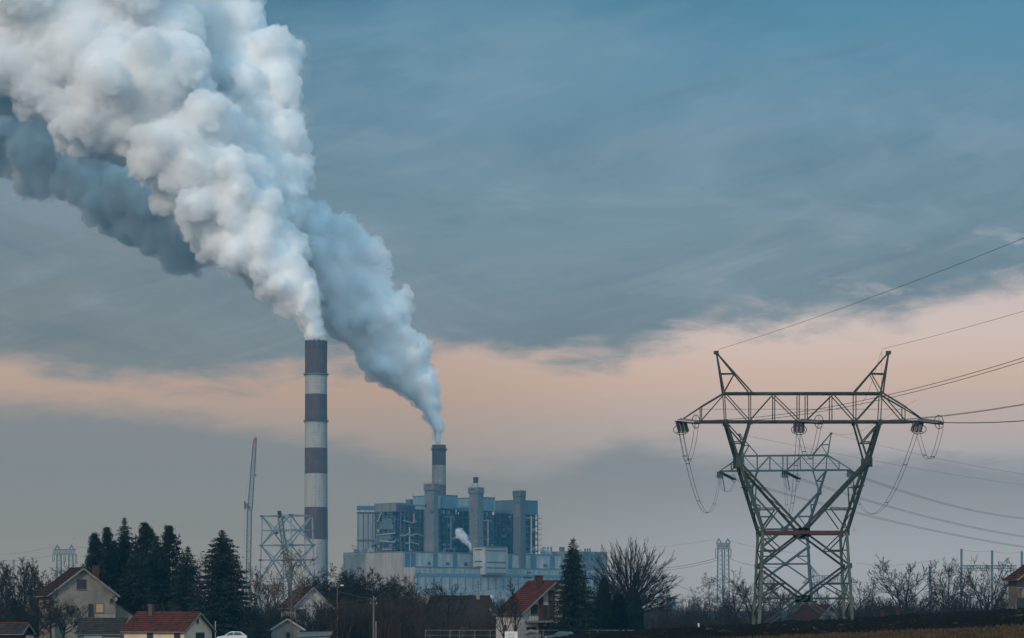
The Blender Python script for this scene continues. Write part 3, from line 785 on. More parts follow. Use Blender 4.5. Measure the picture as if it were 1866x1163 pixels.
    # side faces
    for F in (lambda p: p, mir):
        ys = [1146, 1120, 1091, 1062, 1031, 1003, 970, 948, 926, 905, 885, 862, 841, 822, 804, 785, 767]
        for k, (a, b) in enumerate(zip(ys, ys[1:])):
            def lx(y):
                if y >= 970: return 1383 + (1391 - 1383) * (1147 - y) / 177
                if y >= 841: return 1391 + (1349 - 1391) * (970 - y) / 129
                return 1349 + (1326 - 1349) * (841 - y) / 74
            s = 1 if k % 2 else -1
            body.angle(pt(F((lx(a), a)), s), pt(F((lx(b), b)), -s), 0.19 * scale * tk)
            if k % 2 == 0 and k: body.angle(pt(F((lx(a), a)), -1), pt(F((lx(a), a)), 1), 0.17 * scale * tk)
        for y, x0 in ((970, 1422), (926, 1430), (885, 1390)):
            pass
        for t in (0.15, 0.35, 0.55, 0.75):
            a = ctr; k2 = F(kj); q = (a[0] + (k2[0] - a[0]) * t, a[1] + (k2[1] - a[1]) * t); q2 = (a[0] + (k2[0] - a[0]) * (t + 0.2), a[1] + (k2[1] - a[1]) * (t + 0.2))
            body.angle(pt(q, -1), pt(q2, 1), 0.15 * scale * tk)
        for k in range(6):
            x = 1326 + k * 23; arm.angle(pt(F((x, 714)), -1 if k % 2 else 1), pt(F((x + 23, 714)), 1 if k % 2 else -1), 0.13 * scale * tk)
            arm.angle(pt(F((x, 766)), -1 if k % 2 else 1), pt(F((x + 23, 766)), 1 if k % 2 else -1), 0.13 * scale * tk)
            arm.bar(pt(F((x, 714)), -1), pt(F((x, 714)), 1), 0.10 * scale * tk); arm.bar(pt(F((x, 766)), -1), pt(F((x, 766)), 1), 0.10 * scale * tk)
    arm.bar(pt((1281, 742), 0), pt((2 * 1466 - 1279, 742), 0), 0.06 * scale * tk)
    body.build("body_lattice", mats[0], root); arm.build("crossarm", mats[0], root)
    for q in pkm.values(): q.build("earth_wire_peak", mats[0], root)
    return root
Y1 = 308.0
zb1 = zat(1140, Y1)
p1c = P(1466, 1140, Y1)
py1 = pylon("lattice_pylon", "large dark green lattice pylon with red waist beam standing on the ploughed field", p1c.x, Y1 + 3.2, zb1, 0.0, tk=0.76)
b = MB(); q = Vector(((1550 - 1466) * 0.0699, -3.2, (1140 - 967) * 0.0699)); b.box(q + Vector((0.35, -0.1, 0)), q + Vector((0.6, 0.1, 0.5))); b.bar(q + Vector((0, 0, 0)), q + Vector((0.7, 0, 0)), 0.06)
b.build("number_plate", mat("plate_pale", (0.45, 0.36, 0.28), (0.4, 0.33, 0.26), 1.0), py1)
YP2 = 588.0
p2c = P(1430, 1112, YP2)
PY2_ROT = math.radians(-9)
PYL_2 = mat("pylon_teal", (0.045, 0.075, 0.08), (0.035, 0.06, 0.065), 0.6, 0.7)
VILLAGE0 = -2.9
zb2 = EYE + (HOR - 858) * K * YP2 - (1140 - 766) * 0.0699
py2 = pylon("lattice_pylon", "taller second lattice pylon seen through the legs of the big green pylon", p2c.x, YP2, zb2, PY2_ROT, 1.0, mats=(PYL_2, PYL_2, PYL_2), red=False, tk=0.95, ext=zb2 - VILLAGE0)

def w1(px, py, dy=0.0, Y=Y1 + 3.2): return P(px, py, Y + dy)
def local2(px, py, d=0.0):
    """world point of the second pylon's table position"""
    x, z = pm(px, py); c, s = math.cos(PY2_ROT), math.sin(PY2_ROT)
    return Vector((p2c.x + c * x - s * d, YP2 + s * x + c * d, zb2 + z))

def rib_string(mb, a, b, r, n, core=0.5):
    """ribbed insulator string from a to b"""
    a = Vector(a); b = Vector(b); pts, rs = [], []
    for k in range(n):
        for t, q in ((0.0, r * core), (0.25, r), (0.6, r), (0.8, r * core)):
            pts.append(a.lerp(b, (k + t) / n)); rs.append(q)
    mb.tube(pts, rs, 8)

def ring(mb, c, ax, up, rx, rz, t, n=16, gap=0):
    pts = [Vector(c) + Vector(ax) * (rx * math.cos(2 * math.pi * k / n)) + Vector(up) * (rz * math.sin(2 * math.pi * k / n)) for k in range(n + 1 - gap)]
    mb.tube(pts, t, 5, cap=False)

def hang_set(where, label, scale=1.0, tilt=0.0, ax=(1, 0, 0)):
    root = empty("insulator_set", where, label, "insulators", "insulators hanging under the crossarms")
    ax = Vector(ax)
    for k in (-1, 0, 1):
        b = MB(); rib_string(b, ax * (k * 0.50 * scale) + Vector((0, 0, -0.15)), ax * (k * 0.50 * scale + tilt * scale) + Vector((0, 0, -1.45 * scale)), 0.25 * scale, 9, 0.8); b.build("insulator", INSUL, root)
    b = MB(); b.bar(ax * (-0.8 * scale) + Vector((0, 0, -0.08)), ax * (0.8 * scale) + Vector((0, 0, -0.08)), 0.16 * scale); b.build("yoke", PYL, root); b = MB(); b.bar(ax * (-0.6 * scale) + Vector((0, 0, -1.5 * scale)), ax * (0.6 * scale) + Vector((0, 0, -1.5 * scale)), 0.10 * scale); b.build("yoke", PYL, root)
    b = MB(); ring(b, (0, 0, -1.15 * scale), ax, (0, 0, 1), 0.98 * scale, 0.62 * scale, 0.05 * scale, 18); b.build("corona_ring", PYL, root)
    return root
def pull_set(a, b_, label, scale=1.0):
    a = Vector(a); b_ = Vector(b_); root = empty("tension_string", a, label, "insulators", "tension strings pulling the conductors")
    d = (b_ - a); s = d.cross(Vector((0, 0, 1))).normalized()
    for k in (-1, 0, 1):
        o = s * (0.32 * k * scale) + Vector((0, 0, -0.12 * abs(k) * scale)); b = MB(); rib_string(b, o + d * 0.05, o + d * 0.95, 0.22 * scale, 16, 0.75); b.build("insulator", INSUL, root)
    ax = d.normalized(); up = Vector((0, 0, 1))
    b = MB(); ring(b, d * 0.86, ax, up, 0.95 * scale, 0.85 * scale, 0.05 * scale, 18, 2); b.bar(d * 0.86 - up * 0.85 * scale, d * 0.86 + up * 0.85 * scale, 0.05 * scale); b.build("corona_ring", PYL, root)
    return root
def lerp_curve(pts, n=28):
    """smooth curve through the points"""
    pts = [Vector(p) for p in pts]; out = []
    ext = [pts[0] * 2 - pts[1]] + pts + [pts[-1] * 2 - pts[-2]]
    for i in range(1, len(ext) - 2):
        p0, p1_, p2_, p3_ = ext[i - 1:i + 3]
        for k in range(n):
            t = k / n; out.append(0.5 * ((2 * p1_) + (p2_ - p0) * t + (2 * p0 - 5 * p1_ + 4 * p2_ - p3_) * t * t + (3 * p1_ - p0 - 3 * p2_ + p3_) * t ** 3))
    out.append(pts[-1]); return out
def span(a, b_, sag, n=40):
    a = Vector(a); b_ = Vector(b_)
    return [a.lerp(b_, k / n) - Vector((0, 0, 4 * sag * (k / n) * (1 - k / n))) for k in range(n + 1)]
def wire(name, pts, r, label, cat, group, off=None, spacers=()):
    b = MB()
    if off is None: b.tube(pts, r, 5)
    else:
        for s in (-1, 1): b.tube([Vector(p) + Vector(off) * s for p in pts], r, 5)
        for t in spacers:
            p = Vector(pts[int(t * (len(pts) - 1))]); b.bar(p - Vector(off) * 1.2, p + Vector(off) * 1.2, r * 3.2)
    o = b.build(name, WIRE, None, loc=tuple(pts[0])); tag(o, label, cat, group); return o

# first pylon: hanging sets, tension strings, loops
GL = "jumper loops under the pylons"
hang_set(w1(1241, 767), "dark insulator triple hanging at the left arm tip of the green pylon", tilt=0.35)
hang_set(w1(1456, 767, -1.2), "dark insulator triple hanging under the middle of the green pylon crossarm", tilt=0.0)
hang_set(w1(1674, 766), "dark insulator triple hanging at the right arm tip of the green pylon", tilt=-0.35)
pull_set(w1(1238, 765, 0), P(1273, 769, Y1 - 1), "tension string at the left arm tip of the green pylon")
pull_set(w1(1458, 766, -1.2), P(1498, 769, Y1 - 2), "tension string under the middle of the green pylon crossarm")
pull_set(w1(1675, 765, 0), P(1717, 770, Y1 - 1), "tension string at the right arm tip of the green pylon")
off = (0.24, 0, 0)
def loop(pts, label, r=0.03, o=off, sp=(0.3, 0.62), Y=Y1 + 2): wire("jumper_loop", lerp_curve([P(x, y, Y + d) for x, y, d in pts], 14), r, label, "jumper cable", GL, o, sp)
loop([(1240, 785, 1), (1246, 820, 1), (1250, 838, 0), (1256, 838, 0), (1264, 810, -2), (1270, 772, -3)], "short twin loop below the left arm tip of the green pylon")
loop([(1455, 787, -1), (1462, 812, -1), (1468, 832, -1), (1476, 836, -1), (1486, 812, -2), (1494, 772, -3)], "short twin loop below the middle insulators of the green pylon")
loop([(1672, 786, 1), (1680, 815, 0), (1686, 832, 0), (1694, 836, -1), (1702, 828, -2), (1712, 795, -3), (1716, 773, -3)], "short twin loop below the right arm tip of the green pylon")
b = MB(); b.tube(lerp_curve([w1(1606, 640), w1(1597, 670), w1(1583, 712), w1(1568, 740)], 8), 0.018, 4); b.tube(lerp_curve([w1(1607, 640), w1(1606, 720), w1(1605, 770), w1(1594, 785)], 8), 0.018, 4)
o = b.build("earthing_wire", WIRE, None, loc=tuple(w1(1606, 640))); tag(o, "thin slack earthing wires down the right peak of the green pylon", "wire")

# line towards the right foreground
def out_wire(a, px, py, d, label, sag_k, r, off=None, group="conductors running out to the right from the green pylon", sp=()):
    a = Vector(a); s = (px - 933) * K
    t = (s * a.y - a.x) / (d[0] - s * d[1]); m = Vector((a.x + d[0] * t, a.y + d[1] * t, 0)); m.z = EYE + (HOR - py) * K * m.y
    e = a + (m - a) * 1.9
    e.z = a.z + (m.z - a.z) * 1.9 + sag_k * 1.9 * 0.9
    pts = []
    for k in range(41):
        u = 1.9 * k / 40; q = a + (m - a) * u; q.z = a.z + (m.z - a.z) * u + sag_k * u * (u - 1.0); pts.append(q)
    return wire("power_line", pts, r, label, "power line", group, off, sp)
D = (0.205, -1.0)
out_wire(w1(1309, 637), 1866, 434, D, "thin earth wire rising from the left peak of the green pylon", 1.6, 0.022)
out_wire(w1(1607, 636), 1866, 567, D, "thin earth wire rising from the right peak of the green pylon", 0.5, 0.022)
out_wire(P(1273, 769, Y1 - 1), 1866, 655, D, "twin conductors climbing steeply behind the green crossarm to the right edge", 5.0, 0.030, (0.05, 0, 0.17))
out_wire(P(1498, 769, Y1 - 2), 1866, 737, D, "twin conductors from the middle of the green crossarm to the right edge", 2.2, 0.028, (0.05, 0, 0.05), sp=(0.3, 0.32))
out_wire(P(1717, 770, Y1 - 1), 1866, 767, D, "twin conductors running almost level from the right arm tip", 0.5, 0.028, (0.05, 0, 0.03))

# second pylon fittings
tips = [local2(1241, 767), local2(1466, 767), local2(1691, 767)]
for a, t, nm, sg in ((w1(1241, 786), tips[0], "left arm tips", 9.5), (w1(1455, 788, -1.2), tips[1], "crossarm middles", 9.8), (w1(1670, 787), tips[2], "right arm tips", 9.8)):
    wire("jumper_loop", span(a, t + Vector((0, 0, -1.5)), sg, 40), 0.032, "long slack twin cable between the %s of both lattice pylons" % nm, "jumper cable", GL, (0.25, 0, 0), (0.12, 0.3, 0.5, 0.75))
ax2 = (math.cos(PY2_ROT), math.sin(PY2_ROT), 0)
dirn = Vector((0.74, 0.67, 0)).normalized()
for t, nm in zip(tips, ("left arm tip", "middle", "right arm tip")):
    hang_set(t, "hazy insulator triple at the %s of the second pylon crossarm" % nm, 1.0, 0, ax2)
    pull_set(t, t + dirn * 5.6 + Vector((0, 0, -1.7)), "slanting tension string at the %s of the second pylon" % nm, 1.1)
    e = t + dirn * 5.6 + Vector((0, 0, -1.7)); b0 = t + Vector((0.6, 0, -4.6)) + dirn * 0.9
    b = MB(); rib_string(b, t + Vector((0, 0, -0.2)) + dirn * 0.6, b0, 0.13, 22, 0.6); o = b.build("long_rod_insulator", INSUL, None, loc=tuple(t)); tag(o, "long thin rod insulator hanging at the %s of the second pylon" % nm, "insulators", "rod insulators of the second pylon")
    wire("jumper_loop", lerp_curve([t + Vector((0, 0, -1.5)), t + Vector((0.1, 0, -3.2)), b0 + Vector((0, 0, -0.2)), b0 + dirn * 2.2 + Vector((0, 0, 0.3)), e], 10), 0.03, "sagging loop below the %s of the second pylon" % nm, "jumper cable", GL, (0.18, 0, 0))
def away(a, m, label, r, off=None, k=1.3, sag=1.0, group="conductors running from the second pylon to the substation"):
    a = Vector(a); m = Vector(m); pts = []
    for i in range(41):
        u = k * i / 40; q = a + (m - a) * u; q.z += sag * u * (u - 1) ; pts.append(q)
    wire("power_line", pts, r, label, "power line", group, off)
for t, (px, py), nm in zip(tips, ((1866, 997), (1866, 978), (1866, 945)), ("lowest twin conductors falling from the second pylon to the right edge", "middle twin conductors falling from the second pylon to the right edge", "upper twin conductors falling from the second pylon to the right edge")):
    e = t + dirn * 5.6 + Vector((0, 0, -1.7)); away(e, P(px, py, 800), nm, 0.045, (0.1, 0, 0.16), sag=6)
pk2 = [local2(1309, 637), local2(1623, 637)]
away(pk2[1], P(1866, 864, 800), "thin earth wire falling from the near peak of the second pylon", 0.026, sag=3)
away(pk2[0], P(1866, 884, 800), "thin earth wire falling from the far peak of the second pylon", 0.026, sag=3)
b = MB(); b.tube(lerp_curve([pk2[1], pk2[1] + Vector((2.2, -30, -2.0)), pk2[1] + Vector((5.8, -90, 0.2))], 10), 0.025, 4); o = b.build("earthing_wire", WIRE, None, loc=tuple(pk2[1])); tag(o, "slack earthing wire drooping from the tip of the second pylon", "wire")

# far pylons
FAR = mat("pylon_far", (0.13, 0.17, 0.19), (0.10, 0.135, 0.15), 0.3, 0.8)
def portal(px, Y, ytop, ybeam0, ybeam1, halfw, legs, label, strings=True, tk=1.0, ybot=None, peakx=None):
    c = P(px, HOR, Y); root = empty("portal_pylon", (c.x, Y, BASE), label, "pylon", "far portal pylons")
    m = K * Y; z = lambda y: zat(y, Y) - BASE
    for lx, w in legs:
        b = MB(); x0 = (lx - px) * m
        for sx in (-1, 1):
            for sy in (-1, 1):
                b.bar((x0 + sx * w * m * 0.75, sy * 1.4, 0), (x0 + sx * w * m / 2, sy * 1.1, z(ybeam0)), 0.30 * tk)
        n = 16
        for k in range(n):
            z0, z1 = z(ybeam0) * k / n, z(ybeam0) * (k + 1) / n; w0 = w * m * (0.75 - 0.25 * k / n); w1_ = w * m * (0.75 - 0.25 * (k + 1) / n)
            b.bar((x0 - w0, -1.2, z0), (x0 + w1_, -1.2, z1), 0.16 * tk); b.bar((x0 + w0, -1.2, z0), (x0 - w1_, -1.2, z1), 0.16 * tk)
        b.build("leg", FAR, root)
    b = MB()
    for y in (ybeam0, ybeam1):
        for sy in (-1, 1): b.bar((-halfw * m, sy * 1.1, z(y)), (halfw * m, sy * 1.1, z(y)), 0.32 * tk)
    n = 10
    for k in range(n):
        x0, x1 = -halfw * m + 2 * halfw * m * k / n, -halfw * m + 2 * halfw * m * (k + 1) / n
        b.bar((x0, -1.1, z(ybeam0)), (x1, -1.1, z(ybeam1)), 0.18 * tk); b.bar((x0, -1.1, z(ybeam1)), (x1, -1.1, z(ybeam0)), 0.18 * tk); b.bar((x0, -1.1, z(ybeam0)), (x0, -1.1, z(ybeam1)), 0.2 * tk)
    b.build("crossarm", FAR, root)
    for lx in (peakx or [l[0] for l in legs]):
        b = MB(); x0 = (lx - px) * m; w = abs(legs[0][1]) * m
        for sx in (-1, 1):
            for sy in (-1, 1): b.bar((x0 + sx * w * 0.6, sy, z(ybeam1)), (x0, 0, z(ytop)), 0.26 * tk)
        b.bar((x0 - w * 0.3, 0, (z(ybeam1) + z(ytop)) / 2), (x0 + w * 0.3, 0, (z(ybeam1) + z(ytop)) / 2), 0.18 * tk)
        b.build("earth_wire_peak", FAR, root)
    if strings:
        for s in (-1, 0, 1):
            for d in (-0.4, 0.4):
                b = MB(); b.bar((s * halfw * m + d, 0, z(ybeam0)), (s * halfw * m + d * 0.8, 0, z(ybeam0 + strings)), 0.3 * tk); b.build("insulator", FAR, root)
    return root
portal(1318, 950, 981.5, 1000, 990, 12.2, [(1312, 7.5), (1324, 7.5)], "slim hazy portal pylon beyond the birch, left of the big green pylon", 17, 0.9, peakx=[1310, 1326])
portal(118, 1150, 993, 1010, 1001.5, 20.5, [(107.5, 7), (129, 7)], "hazy double legged portal pylon above the roof of the left gabled house", 14, 1.0, peakx=[104.5, 130.5])
fp_ = pylon("lattice_pylon", "tiny distant lattice pylon between the legs of the big green pylon", P(1512, 1, 1250).x, 1250, EYE + (HOR - 1062) * K * 1250 - 26.2, math.radians(-35), 1.0, mats=(FAR, FAR, FAR), red=False, tk=1.3)
GF = "thin distant lines on the horizon"
for a, b_, s, r, lb in (((1306, 1017, 950), (1150, 1033, 1150), 2, 0.07, "upper hazy line leading left from the slim portal pylon"), ((1307, 1021, 950), (1150, 1037, 1150), 2, 0.06, "lower hazy line leading left from the slim portal pylon"),
        ((1329, 1018, 950), (1420, 1034, 850), 1, 0.06, "hazy line leading right from the slim portal pylon"), ((1310, 982, 950), (1100, 1003, 1200), 1, 0.035, "faint earth wire left of the slim portal pylon"),
        ((1326, 984, 950), (1480, 1010, 800), 1, 0.035, "faint earth wire right of the slim portal pylon"), ((97, 1012, 1150), (-20, 1022, 1150), 1, 0.05, "faint line leading left from the double legged portal pylon"),
        ((104, 994, 1150), (-20, 1012, 1150), 1, 0.04, "faint earth wire left of the double legged portal pylon"), ((131, 995, 1150), (300, 1003, 1300), 1, 0.04, "faint earth wire behind the conifers"),
        ((1225, 1090, 900), (1420, 1096, 900), 1, 0.05, "dark low line across the trees left of the pylon"), ((1225, 1086, 900), (1400, 1085, 900), 1, 0.05, "thin low level line right of the fan shaped tree"),
        ((1228, 1062, 700), (1270, 1078, 800), 0.5, 0.05, "short hazy line falling behind the fan shaped tree"), ((1480, 1050, 1250), (1680, 1064, 900), 1, 0.05, "hazy line crossing low behind the right pylon legs"),
        ((1560, 1026, 1000), (1700, 1021, 1000), 1.5, 0.04, "faint line sagging between pylon and gantry"), ((1752, 1001, 900), (1808, 1004, 900), 0.6, 0.035, "thin wire between the first two gantry posts"), ((1808, 1004, 900), (1860, 1006, 900), 0.6, 0.035, "thin wire between the last two gantry posts")):
    wire("power_line", span(P(*a), P(*b_), s, 16), r, lb, "power line", GF)

# substation gantry on the right
YG = 900.0; g = K * YG
ga = empty("substation_gantry", P(1805, HOR, YG), "pale blue steel gantry with three tall posts and a lattice beam behind bare trees", "gantry"); ga.location.z = BASE
GM = mat("gantry_paint", (0.10, 0.155, 0.18), (0.08, 0.125, 0.15), 0.4, 0.6)
for px, yt in ((1752, 1000.5), (1808, 1003), (1862, 1005)):
    b = MB(); c = P(px, HOR, YG); b.lathe([(0.50, BASE), (0.42, zat(yt, YG))], (c.x, c.y), 10); kid(b, "post", GM, ga)
b = MB(); x0, x1 = P(1754, 1, YG).x, P(1852, 1, YG).x; zt, zl = zat(1030.5, YG), zat(1036.5, YG)
for z in (zt, zl):
    for dy in (-0.6, 0.6): b.bar((x0, YG + dy, z), (x1, YG + dy, z), 0.22)
n = 26
for k in range(n):
    xa, xb = x0 + (x1 - x0) * k / n, x0 + (x1 - x0) * (k + 1) / n
    b.bar((xa, YG - 0.6, zt), (xb, YG - 0.6, zl), 0.14); b.bar((xa, YG - 0.6, zl), (xb, YG - 0.6, zt), 0.14)
for s0, s1 in ((1770, 1800), (1822, 1850)):
    pts = span(P(s0, 1038, YG), P(s1, 1038, YG), 0.5, 8); b.tube(pts, 0.12, 5)
kid(b, "lattice_beam", GM, ga)
b = MB(); c = P(1695, HOR, YG); b.lathe([(0.62, 0), (0.5, zat(1032, YG) - BASE)], (0, 0), 10); o = b.build("gantry_post", GM, None); o.location = (c.x, c.y, BASE); tag(o, "lone pale blue steel post behind the broad bare tree, left of the gantry", "post")

# ------------------------------------------------------------------ ground
from mathutils import noise as mnoise
VILLAGE = -2.9
def sstep(a, b, x):
    t = np.clip((x - a) / (b - a), 0, 1); return t * t * (3 - 2 * t)
def field_z(x, y):
    """gentle slope rising to the right, falling to the village on the left and behind the crest"""
    x = np.asarray(x, float); y = np.asarray(y, float)
    crest = np.where(x > 15, -1.35 + 0.0555 * (x - 15), -1.35 - 0.075 * (15 - x))
    crest = np.clip(crest, -4.3, 4.0)
    near = 0.05 + 0.0 * x
    t = np.clip(y / 308.0, 0, 1)
    z = near + (crest - near) * t ** 1.15
    left = sstep(12, -14, x) * sstep(30, 120, y); z = z - left * 1.6 * (1 - sstep(300, 420, y))
    back = sstep(322, 350, y)
    return z * (1 - back) + VILLAGE * back
def grid_sheet(name, xs, ys, zf, m, kind="structure", lift=0.0, smooth=True):
    X, Y = np.meshgrid(xs, ys); Z = zf(X, Y) + lift
    nx, ny = len(xs), len(ys)
    V = np.stack([X.ravel(), Y.ravel(), Z.ravel()], 1)
    i = np.arange((ny - 1) * nx).reshape(ny - 1, nx)[:, :-1].ravel()
    F = np.stack([i, i + 1, i + nx + 1, i + nx], 1)
    me = bpy.data.meshes.new(name); me.from_pydata(V.tolist(), [], F.tolist()); me.materials.append(m)
    me.polygons.foreach_set('use_smooth', [smooth] * len(me.polygons))
    o = bpy.data.objects.new(name, me); COL.objects.link(o); tag(o, kind=kind); return o
GROUND = mat("ground_turf", (0.040, 0.030, 0.020), (0.026, 0.022, 0.016), 0.35, 1.0, c3=(0.052, 0.038, 0.022), scale3=0.05, spec=0.0)
xs = np.unique(np.concatenate([np.linspace(-6500, -120, 40), np.linspace(-120, 120, 121), np.linspace(120, 6500, 40)]))
ys = np.unique(np.concatenate([np.linspace(-120, 0, 12), np.linspace(0, 420, 141), np.linspace(420, 16000, 60)]))
grid_sheet("ground", xs, ys, field_z, GROUND)
# ploughed strip under the pylon
m, T = new_mat("ploughed_soil")
tc = T.new('ShaderNodeTexCoord').outputs['Object']
mp = T.new('ShaderNodeMapping', i={'Scale': (0.22, 1.0, 1.0)}); T.l.new(tc, mp.inputs['Vector'])
n1 = T.noise(mp.outputs[0], 0.55, 6, 0.7); n2 = T.noise(tc, 3.2, 4, 0.6)
col = T.mix(T.smooth(n2, 0.35, 0.7), (0.006, 0.0055, 0.005, 1), (0.016, 0.0125, 0.010, 1))
straw = T.math('MULTIPLY', T.smooth(n1, 0.56, 0.68), T.smooth(n2, 0.40, 0.56))
col = T.mix(T.math('MULTIPLY', straw, 0.95), col, (0.12, 0.072, 0.026, 1))
b = T.new('ShaderNodeBsdfPrincipled', i={'Roughness': 1.0, 'Specular IOR Level': 0.0}); T.l.new(col, b.inputs['Base Color'])
o = T.new('ShaderNodeOutputMaterial'); T.l.new(b.outputs[0], o.inputs[0])
SOIL = m
def edge_y(x):           # near edge of the ploughed strip: meets the bottom of the picture far left, mid field at the right
    return 205.0 + 0.62 * (np.asarray(x) - 10) + 3.0 * np.sin(np.asarray(x) * 0.13) + 1.2 * np.sin(np.asarray(x) * 0.51)
def clods(X, Y):
    Z = field_z(X, Y); out = np.empty(X.shape)
    for idx in np.ndindex(X.shape):
        x, y = X[idx], Y[idx]
        out[idx] = 0.42 * mnoise.noise((x * 0.22, y * 0.6, 0.3)) + 0.40 * mnoise.noise((x * 0.9, y * 1.3, 4.1)) + 0.26 * mnoise.noise((x * 3.1, y * 3.1, 9.0))
    return Z + 0.22 + out
nx, ny = 300, 190
U_, V_ = np.meshgrid(np.linspace(0, 1, nx), np.linspace(0, 1, ny))
X = -22 + U_ * 112; Y0 = edge_y(X); Y = Y0 + V_ * (324 - Y0)
Z = clods(X, Y); Z -= 0.5 * (1 - sstep(0.0, 0.03, V_)) + 0.9 * sstep(0.97, 1.0, V_)
i = np.arange((ny - 1) * nx).reshape(ny - 1, nx)[:, :-1].ravel()
me = bpy.data.meshes.new("ploughed_field"); me.from_pydata(np.stack([X.ravel(), Y.ravel(), Z.ravel()], 1).tolist(), [], np.stack([i, i + 1, i + nx + 1, i + nx], 1).tolist()); me.materials.append(SOIL)
me.polygons.foreach_set('use_smooth', [True] * len(me.polygons))
o = bpy.data.objects.new("ploughed_field", me); COL.objects.link(o); tag(o, kind="structure")
# dry meadow grass in front of it
rg = np.random.default_rng(5)
n = 42000
gx = rg.uniform(4, 66, n); gy = rg.uniform(140, 300, n)
keep = (gy < edge_y(gx) + 1.5 + rg.normal(0, 1.2, n)) & (gy > gx / 0.25) & (gx / gy > 0.04)
gx, gy = gx[keep], gy[keep]; n = len(gx); gz = field_z(gx, gy)
patch = np.array([mnoise.noise((x * 0.16, y * 0.05, 2.0)) for x, y in zip(gx, gy)])
h = rg.uniform(0.10, 0.30, n) * (1 + 0.6 * patch); a = rg.uniform(0, 2 * math.pi, n); w = rg.uniform(0.05, 0.11, n)
lean = rg.normal(0, 0.10, (n, 2))
V = np.empty((n, 3, 3)); V[:, 0] = np.stack([gx - np.cos(a) * w, gy - np.sin(a) * w, gz - 0.03], 1); V[:, 1] = np.stack([gx + np.cos(a) * w, gy + np.sin(a) * w, gz - 0.03], 1)
V[:, 2] = np.stack([gx + lean[:, 0], gy + lean[:, 1], gz + h], 1)
me = bpy.data.meshes.new("dry_grass"); me.from_pydata(V.reshape(-1, 3).tolist(), [], np.arange(3 * n).reshape(-1, 3).tolist())
GRASS = mat("dry_grass", (0.070, 0.044, 0.024), (0.040, 0.034, 0.020), 0.22, 1.0, stretch=(1, 0.35, 1), c3=(0.085, 0.056, 0.032), scale3=0.9, spec=0.0)
me.materials.append(GRASS); o = bpy.data.objects.new("dry_grass", me); COL.objects.link(o); tag(o, "short ochre meadow grass in front of the ploughed strip", "grass", kind="stuff")
mp_ = MB(); q = P(1273, 1150, 300); mp_.tube([(0, 0, 0), (0, 0, 0.9)], 0.05, 6); mp_.box((-0.09, -0.05, 0.55), (0.09, 0.05, 0.95)); o = mp_.build("marker_post", mat("post_white", (0.55, 0.55, 0.53), (0.45, 0.45, 0.44), 2.0)); o.location = (q.x, 300, float(field_z(q.x, 300)) + 0.1); tag(o, "small white marker post on the edge of the ploughed field", "post")

# ------------------------------------------------------------------ village
def wallmat(n, c, c2, c3): return mat(n, c, c2, 0.8, 0.95, stretch=(1, 1, 0.5), c3=c3, scale3=0.35)
TILE_R = mat("tiles_red", (0.105, 0.030, 0.023), (0.065, 0.022, 0.018), 1.6, 0.9, c3=(0.030, 0.022, 0.021), scale3=0.9, spec=0.05)
TILE_D = mat("tiles_dark", (0.042, 0.037, 0.034), (0.024, 0.023, 0.022), 1.8, 0.95, c3=(0.055, 0.042, 0.035), scale3=0.5, spec=0.05)
TILE_B = mat("tiles_brown", (0.032, 0.022, 0.020), (0.024, 0.018, 0.017), 1.2, 0.95, c3=(0.024, 0.022, 0.022), scale3=0.4, spec=0.05)
TILE_M = mat("tiles_maroon", (0.045, 0.018, 0.018), (0.030, 0.014, 0.015), 1.4, 0.9, c3=(0.025, 0.016, 0.017), scale3=0.5, spec=0.05)
BRICK = mat("brick_red", (0.065, 0.024, 0.021), (0.045, 0.019, 0.018), 4.0, 0.95)
GREYW = wallmat("render_grey", (0.21, 0.185, 0.155), (0.155, 0.14, 0.12), (0.115, 0.105, 0.094))
CREAM = wallmat("render_cream", (0.60, 0.48, 0.34), (0.50, 0.40, 0.29), (0.44, 0.36, 0.27))
WHITEW = wallmat("render_white", (0.42, 0.41, 0.40), (0.33, 0.325, 0.32), (0.26, 0.25, 0.245))
DIRTYW = wallmat("render_dirty", (0.24, 0.225, 0.205), (0.18, 0.17, 0.155), (0.13, 0.12, 0.11))
WOOD = mat("wood_board", (0.42, 0.26, 0.15), (0.33, 0.20, 0.12), 2.5, 0.9, stretch=(1, 1, 0.2))
TRIM = mat("trim_grey", (0.17, 0.17, 0.165), (0.12, 0.12, 0.118), 1.5, 0.9)
PANE = mat("house_glass", (0.018, 0.024, 0.030), (0.026, 0.032, 0.040), 0.9, 0.35, spec=0.18)
FRAME = mat("frame_brown", (0.06, 0.05, 0.045), (0.045, 0.038, 0.034), 1.5, 0.7)
TIN = mat("tin_roof", (0.11, 0.125, 0.13), (0.08, 0.09, 0.095), 0.8, 0.5, stretch=(4, 1, 1))
POLEW = mat("pole_wood", (0.11, 0.10, 0.09), (0.075, 0.07, 0.065), 2.0, 0.95, stretch=(1, 1, 0.2))

def courses(mb, a, b, dwn, n_up, thick=0.12, step=0.46):
    """tile courses on a slope: a-b is the eave edge, dwn the vector from eave to ridge"""
    a, b, up = Vector(a), Vector(b), Vector(dwn); L = up.length; k = max(2, int(L / step)); nrm = Vector(n_up)
    for i in range(k):
        p0, p1 = up * (i / k), up * (min(1.0, (i + 1.12) / k))
        lo, hi = nrm * (thick * 1.25), nrm * (thick * 0.55)
        mb.add([a + p0, b + p0, b + p1, a + p1, a + p0 + lo, b + p0 + lo, b + p1 + hi, a + p1 + hi],
               [(0,3,2,1),(4,5,6,7),(0,1,5,4),(1,2,6,5),(2,3,7,6),(3,0,4,7)])

